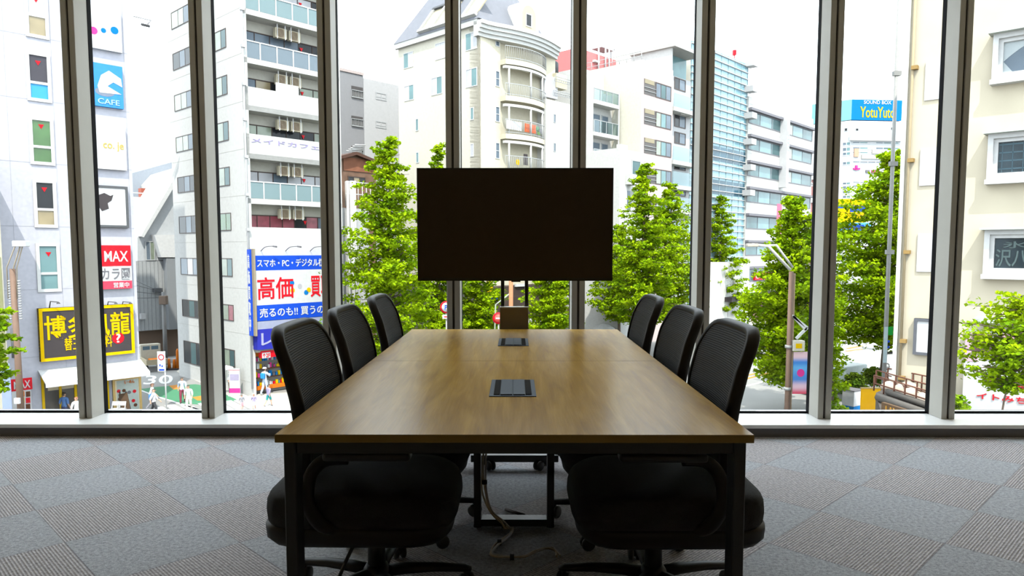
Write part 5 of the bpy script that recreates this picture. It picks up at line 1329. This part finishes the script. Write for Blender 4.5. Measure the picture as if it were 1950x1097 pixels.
def banner():
    m = bpy.data.materials.new('banner print'); nt = nodes(m); N = nt.nodes; L = nt.links
    out = N.new('ShaderNodeOutputMaterial'); b = N.new('ShaderNodeBsdfPrincipled'); L.new(b.outputs[0], out.inputs[0]); b.inputs['Roughness'].default_value = .7
    tc = N.new('ShaderNodeTexCoord'); sp = N.new('ShaderNodeSeparateXYZ'); L.new(tc.outputs['Generated'], sp.inputs[0]); rp = N.new('ShaderNodeValToRGB'); rp.color_ramp.interpolation = 'EASE'
    e = rp.color_ramp.elements; cols = [(0, oc(216, 60, 90, .5)), (.18, oc(226, 190, 205, .5)), (.36, oc(60, 130, 205, .5)), (.62, oc(90, 170, 225, .5)), (.75, oc(50, 130, 210, .5)), (.9, oc(236, 200, 206, .5))]
    e[0].position, e[0].color = cols[0][0], (*cols[0][1], 1); e[1].position, e[1].color = cols[-1][0], (*cols[-1][1], 1)
    for p, cc in cols[1:-1]: n = e.new(p); n.color = (*cc, 1)
    L.new(sp.outputs[2], rp.inputs[0]); L.new(rp.outputs[0], b.inputs['Base Color']); return m
c0 = rel(1511, 670); c1 = rel(1535, 750); bn = MB().box(c0.x, c1.x, c0.y-.02, c0.y+.01, c1.z, c0.z).build('banner', banner(), lp); bn['label'] = 'blue and pink cloth banner'
FBn = Face(B+Vector((0, c0.y-.02, 0)), (1, 0, 0), (0, -1, 0)); cx = (c0.x+c1.x)/2; cz = (c0.z+c1.z)/2
k = MB(); k.prism([(cx+.16*math.cos(2*pi*i/14)+.03, GZ+cz+.17*math.sin(2*pi*i/14)) for i in range(14)], lambda a, z, dd: FBn.W(a, dd, z), .0, .008); k.build('printed_motif', MAG, bn, world=True)
# left lamp post
d = 31.0; B = pole_at(24, d); lp = empty('lamp_post', B, 'brown street lamp post with twin thin arms at the left edge', 'lamp post')
h = zpx(27, 512, d); MB().tube([(0, 0, 0), (-.05, 0, h)], [.15, .11], 14).build('post', POLE, lp)
k = MB(); hd = rel(40, 466)
for dx, r_ in ((-.28, .025), (0.02, .03), (.16, .025)): k.tube([Vector((dx*.9-.05, 0, h-1.3 if dx else h-.1)), Vector((dx-.02, 0, h+.05)), hd+Vector((dx*.7-.05, 0, -.05))], r_, 6)
arm = k.build('lamp_arm', om('tan lamp arm', 214, 200, 180), lp); MB().box(hd.x-.28, hd.x+.28, hd.y-.16, hd.y+.16, hd.z-.08, hd.z+.16).build('lamp_head', WHITE2, arm, bev=.03)
k = MB()
for sx in (-.22, .2):
    for e in range(16): k.tube([Vector((sx, 0, h-.5-e*.11)), Vector((sx, 0, h-.56-e*.11))], .06, 6)
k.build('insulator_string', om('insulator grey', 205, 205, 205), lp)['kind'] = 'stuff'
k = MB(); k.tube([Vector((-.15, 0, h-2.6)), Vector((-.15, 0, h-3.9))], .12, 8); k.build('transformer', DKG, lp)
c = rel(38, 762); MB().box(c.x-.12, c.x+.1, c.y-.2, c.y-.1, c.z-.12, c.z+.12).build('notice_plate', SWH, lp)
nb = rel(24, 735); k = MB(); k.box(nb.x-.3, nb.x+.1, nb.y-.25, nb.y-.23, nb.z-1.0, nb.z+1.0); k.build('flag_banner', om('faded blue banner', 170, 186, 226), lp)
# tall grey pole beside the cream building
d = 33.0; B = pole_at(1693, d); up_ = empty('utility_pole', B, 'tall thin grey pole standing left of the cream stucco building', 'pole')
MB().tube([(0, 0, 0), (0, 0, 20.5)], [.10, .075], 12).build('post', TUBE, up_)
k = MB()
for y in (140, 312, 480): z = zpx(1700, y, d); k.box(-.14, .2, -.1, .1, z-.1, z+.1)
k.build('clamp', TUBE, up_); z0 = zpx(1690, 690, d); z1 = zpx(1690, 622, d); pnl = MB().box(-.13, .02, -.16, -.12, z0, z1).build('sign_plate', om('pale blue plate', 206, 226, 232), up_)
MB().box(.06, .3, -.06, -.03, zpx(1700, 638, d), zpx(1700, 622, d)).build('green_plate', om('green plate', 0, 150, 50, .5, .5), up_)
for y in (650, 661): MB().box(.07, .17, -.06, -.03, zpx(1700, y+2, d), zpx(1700, y-2, d)).build('blue_mark', BLUE, up_)
MB().tube([(0, 0, 0), (0, 0, 1.2)], .16, 12).build('pole_base', om('stone base', 222, 214, 204), up_)
# alley utility pole and wires
P0 = on_z(316, 694, GZ); ap_ = empty('utility_pole', P0, 'grey utility pole with wires at the mouth of the side alley', 'pole')
hh = at_y(316, 556, P0.y).z-GZ; MB().tube([(0, 0, 0), (0, 0, hh)], [.17, .13], 10).build('post', om('concrete pole', 165, 165, 165), ap_)
k = MB(); 
for dx, dz in ((-3.2, .9), (-3.2, .2), (-3.2, -.5)): k.tube([Vector((0, 0, hh-.3+dz*.3)), Vector((dx, -.5, hh+dz))], .02, 5)
k.tube([Vector((0, 0, hh-.1)), Vector((-2.0, -.3, hh+.9))], .02, 5); k.build('wire', DKG, ap_)['kind'] = 'stuff'
MB().box(-.3, .3, -.2, .2, hh-1.0, hh-.3).build('transformer', om('brown transformer', 150, 130, 116), ap_, bev=.05)
# no parking sign
P0 = on_z(317, 779, GZ); ns = empty('street_sign', P0, 'white street sign board with red ring and blue mark on a white pole', 'sign')
hz = at_y(312, 669, P0.y).z-GZ; hb = at_y(312, 707, P0.y).z-GZ
MB().tube([(0, 0, 0), (0, 0, hz)], .045, 8).build('post', WHITE2, ns)
bd = MB().box(-.38, .08, -.08, -.045, hb, hz).build('sign_board', SWH, ns)
FN_ = Face(P0+Vector((0, -.08, 0)), (1, 0, 0), (0, -1, 0)); zc = GZ+hz-.33
k = MB(); k.tube([FN_.W(-.15+.15*math.cos(2*pi*i/18), .01, zc+.15*math.sin(2*pi*i/18)) for i in range(18)], .022, 6, closed=True); k.build('red_ring', RED, bd, world=True)
k = MB(); k.fbox(FN_, -.30, .0, GZ+hb+.05, GZ+hb+.14, 0, .01); k.fbox(FN_, -.27, -.20, GZ+hb+.3, GZ+hb+.42, 0, .01); k.fbox(FN_, -.15, -.08, GZ+hb+.26, GZ+hb+.36, 0, .01); k.build('blue_mark', BLUE, bd, world=True)
# round signs seen below the television
for px, py, dd, lb, letter in ((849, 585, 38, 'round red rimmed white sign left of the television stand', 'P'), (949, 606, 40, 'round red sign peeping out left of the tan box', None)):
    B = pole_at(px, dd); rs_ = empty('road_sign', B, lb, 'sign', 'round road signs'); zc = zpx(px, py, dd)
    MB().tube([(0, .05, 0), (0, .05, zc+.1)], .04, 8).build('post', TUBE, rs_)
    k = MB(); k.lathe((0, -.03, zc), [(.33, 0), (.33, .03)], 24, axis='y'); dsc = k.build('sign_disc', RED, rs_)
    k = MB(); k.lathe((0, -.045, zc), [(.24 if letter else .22, 0), (.24 if letter else .22, .012)], 24, axis='y'); inn_ = k.build('disc_centre', SWH if letter else om('rose sign', 240, 100, 90, .5, .5), dsc)
    if letter:
        Fq = Face(B+Vector((0, -.05, 0)), (1, 0, 0), (0, -1, 0)); lettering('P', Fq, dsc, -.08, .08, GZ+zc-.13, GZ+zc+.13, .0, BLUE); MB().box(-.2, .2, -.06, -.03, zc-.62, zc-.40).build('sub_plate', SWH, rs_)
        MB().box(-.12, .12, -.068, -.06, zc-.54, zc-.48).build('red_mark', RED, rs_)
    else: MB().box(-.15, .15, -.07, -.045, zc-.04, zc+.04).build('white_bar', SWH, dsc)
# brown post behind the stand
B = pole_at(973, 42); bp_ = empty('utility_pole', B, 'orange brown pole seen between the television stand posts', 'pole')
MB().tube([(0, 0, 0), (0, 0, zpx(973, 480, 42))], .13, 10).build('post', om('orange brown post', 214, 150, 110), bp_); k = MB(); k.tube([(-.1, 0, zpx(973, 560, 42)), (-.9, 0, zpx(973, 580, 42)), (-1.1, 0, 0)], .05, 6); k.build('stay_pipe', om('pale green pipe', 196, 206, 186), bp_)
# pink banner on the office block street
B = pole_at(1482, 70); fb_ = empty('vertical_flag', B, 'tall pink and white vertical banner in front of the banded office block', 'banner')
z0, z1 = zpx(1482, 456, 70), zpx(1482, 388, 70); k = MB(); k.tube([(.25, 0, 0), (.25, 0, z1)], .05, 6); k.build('post', TUBE, fb_); MB().box(-.25, .23, -.03, 0, z0, z1).build('cloth', om('rose cloth', 238, 120, 150, .6, .5), fb_); MB().box(-.12, .12, -.05, -.03, z0+.3, z0+1.3).build('white_print', SWH, fb_)
# cabinet and yellow board
P0 = on_z(1622, 785, GZ); cb = empty('sign_cabinet', P0, 'white box cabinet with a blue base by the road', 'cabinet'); cb.rotation_euler = (0, 0, math.radians(35))
MB().box(-.45, .45, -.35, .35, .42, 1.28).build('body', SWH, cb, bev=.02); MB().box(-.46, .46, -.36, .36, .0, .42).build('blue_base', CYAN, cb); MB().box(-.48, .48, -.38, .38, 1.28, 1.33).build('lid', GREY, cb)
P0 = on_z(1655, 822, GZ); yb = empty('yellow_board', P0, 'plain orange yellow board standing beside the white and blue cabinet', 'board')
AM = om('amber panel', 255, 190, 0, .5, .6); MB().box(-.47, .47, -.08, .08, .1, 2.22).build('panel', AM, yb, bev=.015)
k = MB(); k.box(-.40, -.34, -.2, .2, 0, .1); k.box(.34, .40, -.2, .2, 0, .1); k.build('foot', DKG, yb); k = MB(); k.box(-.5, .5, -.1, .1, 2.22, 2.26); k.build('top_cap', om('tan cap', 214, 186, 130), yb)
# barricade
P0 = on_z(331, 704, GZ); bc = empty('barricade', P0, 'orange and white barricade beside the white corner block', 'barricade')
MB().box(-.55, .45, -.25, .25, 0, .12).build('base', SBK, bc)
for x, hh_ in ((-.35, .75), (.05, .7), (.32, 1.5)): MB().lathe((x, 0, .12), [(.14, 0), (.09, hh_*.9), (.04, hh_)], 10).build('orange_post', ORG, bc)
MB().box(-.5, .2, .05, .12, .5, .9).build('white_panel', SWH, bc)
# A-board outside the shop
P0 = on_z(238, 790, GZ); ab = empty('easel_sign', P0, 'dark folding easel sign outside the shop under the awning', 'sign'); k = MB(); k.beam((-.05, -.1, .0), (-.3, .1, 1.3), .06, .06); k.beam((.45, -.1, 0), (.05, .1, 1.3), .06, .06); k.build('leg', SBK, ab)
MB().beam((.10, -.06, .3), (-.10, .06, 1.2), .5, .04, up=(0, 1, 0)).build('board', om('brown easel board', 110, 86, 66), ab)
for i, x in enumerate((221, 232)):
    P0 = on_z(x, 794, GZ); wc = empty('folding_chair', P0, ['white folding chair by the shop wall', 'white folding chair next to the easel sign'][i], 'chair', 'white chairs outside the shop'); k = MB()
    for sx in (-.2, .2): k.beam((sx, -.2, 0), (sx, .12, .85), .035, .035); k.beam((sx, .2, 0), (sx, -.15, .48), .035, .035)
    k.build('frame', WHITE2, wc); MB().box(-.2, .2, -.18, .16, .44, .47).build('seat', WHITE2, wc); MB().box(-.2, .2, .09, .12, .62, .85).build('backrest', WHITE2, wc)
# pink standing sign
P0 = on_z(448, 754, GZ); sg = empty('standing_sign', P0, 'white and pink standing sign at the white corner block', 'sign')
MB().box(-.36, .36, -.2, .2, 0, .1).build('base', WHITE2, sg); MB().box(-.34, .34, -.04, .04, .1, 1.75).build('panel', SWH, sg); MB().box(-.34, .34, -.05, -.04, .2, .5).build('pink_band', MAG, sg); MB().box(-.28, .28, -.05, -.04, 1.0, 1.4).build('printed_motif', om('lavender print', 200, 190, 220, .5), sg); MB().box(-.34, .34, -.052, -.04, 1.62, 1.70).build('red_band', om('rose print', 240, 190, 196, .5), sg)
# parasols beyond the chairs
for px, py, lb in ((1268, 605, 'white parasol between the far and middle chairs on the right'), (1150, 634, 'white parasol just above the far end of the table')):
    P0 = on_z(px, py+32, GZ); ps_ = empty('parasol', P0, lb, 'parasol', 'parasols on the plaza'); MB().tube([(0, 0, 0), (0, 0, 2.3)], .03, 6).build('pole', TUBE, ps_); MB().lathe((0, 0, 1.95), [(1.05, 0), (.8, .22), (.4, .42), (.02, .5)], 10, smooth=False).build('canopy', SWH, ps_)
# far street furniture: street lamp arm above the alley
B = at_y(262, 31, 46); k = MB(); la = empty('street_lamp', at_y(250, 29, 46), 'small street lamp on a thin arm sticking out from the left tower', 'lamp'); off = wloc(la)
a = at_y(254, 31, 46)-off; b_ = at_y(288, 39, 46)-off; k.tube([a, b_], .035, 6); k.tube([b_, at_y(281, 46, 46)-off], .03, 6); k.build('lamp_arm', om('pale lamp arm', 214, 218, 224), la); c = at_y(277, 48, 46)-off; MB().beam(c+Vector((-.25, 0, .05)), c+Vector((.25, 0, -.06)), .22, .14).build('lamp_head', DKG, la, bev=.03)

# ------------------------------------------------------------------ vehicles
TYRE = mat('tyre rubber', (.02, .02, .02), .8); GLZ = mat('vehicle window', oc(120, 150, 170, .3), .1, spec=.15)
def wheels(par, xs, y, r):
    for x in xs:
        for s in (-1, 1):
            k = MB(); k.lathe((x, s*y, r), [(r*.9, -.09), (r, -.06), (r, .06), (r*.9, .09)], 16, axis='y'); w_ = k.build('wheel', TYRE, par); k = MB(); k.lathe((x, s*(y+.0), r), [(r*.55, -.10), (r*.55, .10)], 12, axis='y'); k.build('hub_cap', TUBE, w_)
def car(name, P0, rz, label, prof, cab, w, paint, wx, wr=.31, cat='car'):
    r = empty(name, P0, label, cat, 'vehicles on the street'); r.rotation_euler = (0, 0, rz)
    k = MB(); k.prism(prof, lambda a, z, d: Vector((a, d, z)), -w/2, w/2); k.build('body', paint, r, bev=.06, seg=2)
    k = MB(); k.prism(cab, lambda a, z, d: Vector((a, d, z)), -w/2-.012+.06, w/2+.012-.06); k.build('window', GLZ, r)
    wheels(r, wx, w/2-.09, wr); return r
prof = [(-2.0, .25), (2.05, .25), (2.1, .6), (1.9, .78), (1.05, .88), (.45, 1.38), (-.95, 1.42), (-1.75, .95), (-2.05, .85)]
cabp = [(-1.5, .92), (.88, .90), (.42, 1.30), (-.92, 1.34)]
CARW = om('white car paint', 255, 255, 255, .25, .5)
car('car', on_z(1648, 704, GZ), math.radians(200), 'white car on the road beyond the bushes', prof, cabp, 1.7, CARW, (-1.25, 1.3))
car('car', on_z(1690, 672, GZ), math.radians(200), 'second white car further along the road half hidden by the large tree', prof, cabp, 1.7, CARW, (-1.25, 1.3))
vp = [(-2.2, .3), (2.2, .3), (2.25, .9), (1.75, 1.75), (-2.15, 1.85)]; vc = [(-1.9, 1.05), (1.85, 1.0), (1.6, 1.62), (-1.9, 1.70)]
car('van', on_z(1584, 748, GZ), math.radians(205), 'pale van with a blue window behind the small young tree', vp, vc, 1.7, om('pale blue van paint', 226, 238, 240, .3, .5), (-1.4, 1.4), cat='van')
P0 = on_z(291, 703, GZ); tk = empty('pickup_truck', P0, 'small cream flatbed truck parked in the side alley', 'truck', 'vehicles on the street'); tk.rotation_euler = (0, 0, math.radians(128))
TP = om('cream truck paint', 242, 234, 214, .4)
k = MB(); k.prism([(.5, .45), (1.7, .45), (1.72, 1.05), (1.45, 1.85), (.55, 1.9)], lambda a, z, d: Vector((a, d, z)), -.72, .72); cabt = k.build('cab', TP, tk, bev=.05)
MB().box(.535, .56, -.55, -.05, 1.3, 1.75).build('rear_window', GLZ, cabt); MB().box(.535, .56, .05, .55, 1.3, 1.75).build('rear_window', GLZ, cabt)
k = MB(); k.prism([(.85, 1.15), (1.55, 1.15), (1.38, 1.72), (.85, 1.75)], lambda a, z, d: Vector((a, d, z)), -.735, .735); k.build('side_window', GLZ, cabt)
k = MB(); k.box(-1.6, .45, -.72, .72, .55, .66); k.box(-1.6, .45, -.72, -.67, .66, .95); k.box(-1.6, .45, .67, .72, .66, .95); k.box(-1.6, -1.55, -.67, .67, .66, .95); k.build('cargo_bed', om('tan cargo bed', 226, 210, 176), tk)
MB().box(-.9, .1, -.4, .3, .66, .85).build('cargo', ORG, tk, bev=.05); k = MB(); k.box(-1.62, -1.60, -.6, -.4, .5, .62); k.build('tail_lamp', RED, tk); wheels(tk, (-1.1, 1.1), .62, .26)

# ------------------------------------------------------------------ people
SKIN = mat('skin', oc(226, 176, 146, .46), .6, var=.03); HAIR = mat('dark hair', (.02, .014, .01), .7, var=.1)
def cloth(name, r, g, b): return mat('cloth '+name, oc(r, g, b, .48), .85, var=.06)
def person(px, py, h, rz, label, shirt, pants, shoes, walk=0., armf=.15, hair=HAIR, group='people in the street', sleeve=.62, short=False, hat=None, bag=None, P0=None, arms_up=False, skirt=False):
    P0 = on_z(px, py, GZ) if P0 is None else P0
    root = empty('person', P0, label, 'person', group, rz)
    H = h; V0 = []; E = []; RR = []
    def v(x, y, z, r, par=None):
        V0.append(Vector((x*H, y*H, z*H))); RR.append(r*H)
        if par is not None: E.append((par, len(V0)-1))
        return len(V0)-1
    # the figure faces -y
    pel = v(0, 0, .525, .078); ab = v(0, 0, .60, .072, pel); ch = v(0, -.004, .72, .085, ab); sh = v(0, 0, .80, .070, ch); nk = v(0, 0, .845, .034, sh)
    h1 = v(0, -.008, .885, .046, nk); h2 = v(0, -.012, .935, .060, h1); v(0, -.004, .972, .048, h2)
    for s, w_ in ((-1, walk), (1, -walk)):
        hp = v(s*.052, 0, .50, .056, pel); kn = v(s*.056, -w_*.55-.012, .285, .039, hp); an = v(s*.056, -w_+.05*abs(w_)+(.10 if w_ < 0 else 0), .05+(.035 if w_ < -.05 else 0), .025, kn); v(s*.058, -w_-.055+(.08 if w_ < 0 else 0), .022, .024, an)
        so_ = v(s*.108, 0, .79, .036, sh); 
        if arms_up: el = v(s*.135, -.10, .68, .027, so_); wr = v(s*.075, -.19, .72, .020, el); v(s*.06, -.22, .735, .022, wr)
        else: el = v(s*.138, .02+w_*.5, .635, .028, so_); wr = v(s*.140, -.03+w_*1.0-armf*.2, .50, .020, el); v(s*.138, -.045+w_*1.1-armf*.2, .455, .023, wr)
    me = bpy.data.meshes.new('skel'); me.from_pydata(V0, E, []); o = bpy.data.objects.new('skel', me); COL.objects.link(o)
    md = o.modifiers.new('s', 'SKIN'); md.use_smooth_shade = True; md.branch_smoothing = .4
    for i, sv in enumerate(me.skin_vertices[0].data): sv.radius = (RR[i], RR[i]*(.78 if i in (0, 1, 2, 3) else 1.0)); sv.use_root = (i == 0)
    sb = o.modifiers.new('b', 'SUBSURF'); sb.levels = 1; sb.render_levels = 1
    dg = bpy.context.evaluated_depsgraph_get(); dg.update(); bm_ = bpy.data.meshes.new_from_object(o.evaluated_get(dg)); bpy.data.objects.remove(o)
    bm_.name = 'body'; bm_.materials.clear(); bm_.materials.append(SKIN); bm_.polygons.foreach_set('use_smooth', [True]*len(bm_.polygons))
    body = bpy.data.objects.new('body', bm_); COL.objects.link(body); body.parent = root
    vs = [q.co.copy() for q in bm_.vertices]; ns = [q.normal.copy() for q in bm_.vertices]
    def shell(name, cond, off, m):
        fs = [tuple(p.vertices) for p in bm_.polygons if cond(p.center/H)]
        if not fs: return None
        ids = sorted({i for f in fs for i in f}); mp = {i: n for n, i in enumerate(ids)}; b = MB(); n = len(ids)
        b.add([vs[i]+ns[i]*off*H for i in ids], [tuple(mp[i] for i in f) for f in fs], 0, True)
        return b.build(name, m, root)
    shell('top', lambda c: (c.z > .52 and c.z < .838 and abs(c.x) < .118) or (abs(c.x) >= .105 and c.z > sleeve and c.z < .84) or (arms_up and c.z > .6 and c.z < .83 and c.y > -.12), .010, shirt)
    lo = .30 if short else .055
    shell('skirt' if skirt else 'trousers', lambda c: c.z < .545 and c.z > lo and abs(c.x) < .118, .008, pants)
    shell('shoes', lambda c: c.z < .062, .006, shoes)
    shell('hair', lambda c: c.z > .945 or (c.z > .885 and c.y > .012), .010, hair)
    k = MB()
    for s in (-1, 1): k.lathe((s*.020*H, -.070*H, .935*H), [(.004*H, -.004*H), (.006*H, 0), (.004*H, .004*H)], 6, axis='y')
    k.build('eyes', HAIR, body); k = MB(); k.beam((0, -.066*H, .928*H), (0, -.080*H, .910*H), .014*H, .012*H); k.build('nose', SKIN, body)
    if hat: MB().lathe((0, -.005*H, .955*H), [(.095*H, 0), (.066*H, .006*H), (.060*H, .035*H), (.03*H, .05*H)], 14).build('hat', hat, root)
    if bag: MB().box(-.085*H, .085*H, .070*H, .155*H, .60*H, .80*H).build('backpack', bag, root, bev=.03*H, seg=3)
    return root
W_ = cloth('white', 250, 250, 252); LB_ = cloth('pale blue', 205, 222, 245); BKC = cloth('black', 40, 40, 46); NV = cloth('navy', 50, 56, 100); MR = cloth('maroon', 130, 40, 66); CR = cloth('cream', 240, 230, 220); BL_ = cloth('mid blue', 84, 128, 190); TL = cloth('teal', 0, 150, 150); GR_ = cloth('grey', 150, 150, 158); PKC = cloth('pink', 226, 170, 180); LL = cloth('lilac', 160, 150, 190); BRH = mat('brown hair', oc(150, 96, 60, .5), .7)
person(348, 768, 1.62, .3, 'person in pale blue shirt and maroon trousers walking off the green road patch', LB_, MR, BKC, .10)
person(360, 783, 1.55, .2, 'person in white top and cream trousers walking onto the crosswalk', W_, CR, W_, .08)
person(294, 792, 1.55, 1.8, 'person in white top and black trousers carrying a blue bag across the crosswalk', W_, BKC, BKC, .13, bag=mat('blue bag', oc(70, 130, 220, .5), .6))
person(291, 782, 1.62, 2.0, 'person in white shirt behind the blue bag carrier', W_, GR_, BKC, .1, hair=BRH)
person(505, 752, 1.78, pi-.3, 'person in white with a bright blue backpack at the shop goods', LB_, LB_, W_, .06, bag=mat('bright blue bag', oc(0, 140, 225, .5), .6), arms_up=True, hat=cloth('cap white', 235, 225, 230))
person(512, 774, 1.32, pi-.5, 'child in lilac top and teal shorts below the blue backpack', LL, TL, GR_, .12, short=True)
person(461, 783, .98, .6, 'small child in grey dress on the crosswalk, left of two', GR_, PKC, PKC, .05, short=True)
person(484, 781, .95, .2, 'small child in white skirt on the crosswalk, right of two', LL, W_, W_, .05, short=True, hair=BRH)
person(439, 750, 1.5, 1.4, 'person in white under a white parasol by the pink standing sign', W_, BRN, BKC, 0.)
P0 = on_z(437, 750, GZ); ps_ = empty('hand_parasol', P0+Vector((-.1, -.1, 0)), 'white hand held parasol over a person beside the pink standing sign', 'parasol'); MB().tube([(.0, 0, .75), (.0, 0, 1.85)], .015, 6).build('pole', TUBE, ps_); MB().lathe((0, 0, 1.62), [(.50, 0), (.38, .12), (.18, .2), (.02, .25)], 10).build('canopy', SWH, ps_)
person(124, 803, 1.6, pi, 'person in blue top with dark trousers at the shop door', BL_, NV, BKC, 0., hair=HAIR)
person(147, 812, 1.6, 1.2, 'person in white at the shop door beside the mullion', W_, CR, BKC, .05, hair=BRH)
person(97, 800, 1.55, pi, 'person in black at the left of the shop door', BKC, GR_, BKC, 0.)
person(1440, 606, 1.7, .4, 'distant person in navy standing on the far pavement', NV, CR, BKC, .05, group='distant people on the plaza')
person(1456, 612, 1.7, -.4, 'distant person in black beside the one in navy', BKC, BKC, BKC, .05, group='distant people on the plaza')
person(1366, 612, 1.6, .4, 'distant seated-looking person in grey beneath the far tree', GR_, PKC, BKC, 0., group='distant people on the plaza')
person(1352, 614, 1.55, -.9, 'distant person in pink near the right mullion', PKC, NV, BKC, 0.05, group='distant people on the plaza')
person(1262, 640, 1.65, .4, 'person in white below the parasol behind the right chairs', W_, GR_, BKC, 0., group='distant people on the plaza')
person(1276, 636, 1.6, -.4, 'person in pink next to the parasol behind the right chairs', PKC, BKC, BKC, 0., group='distant people on the plaza')
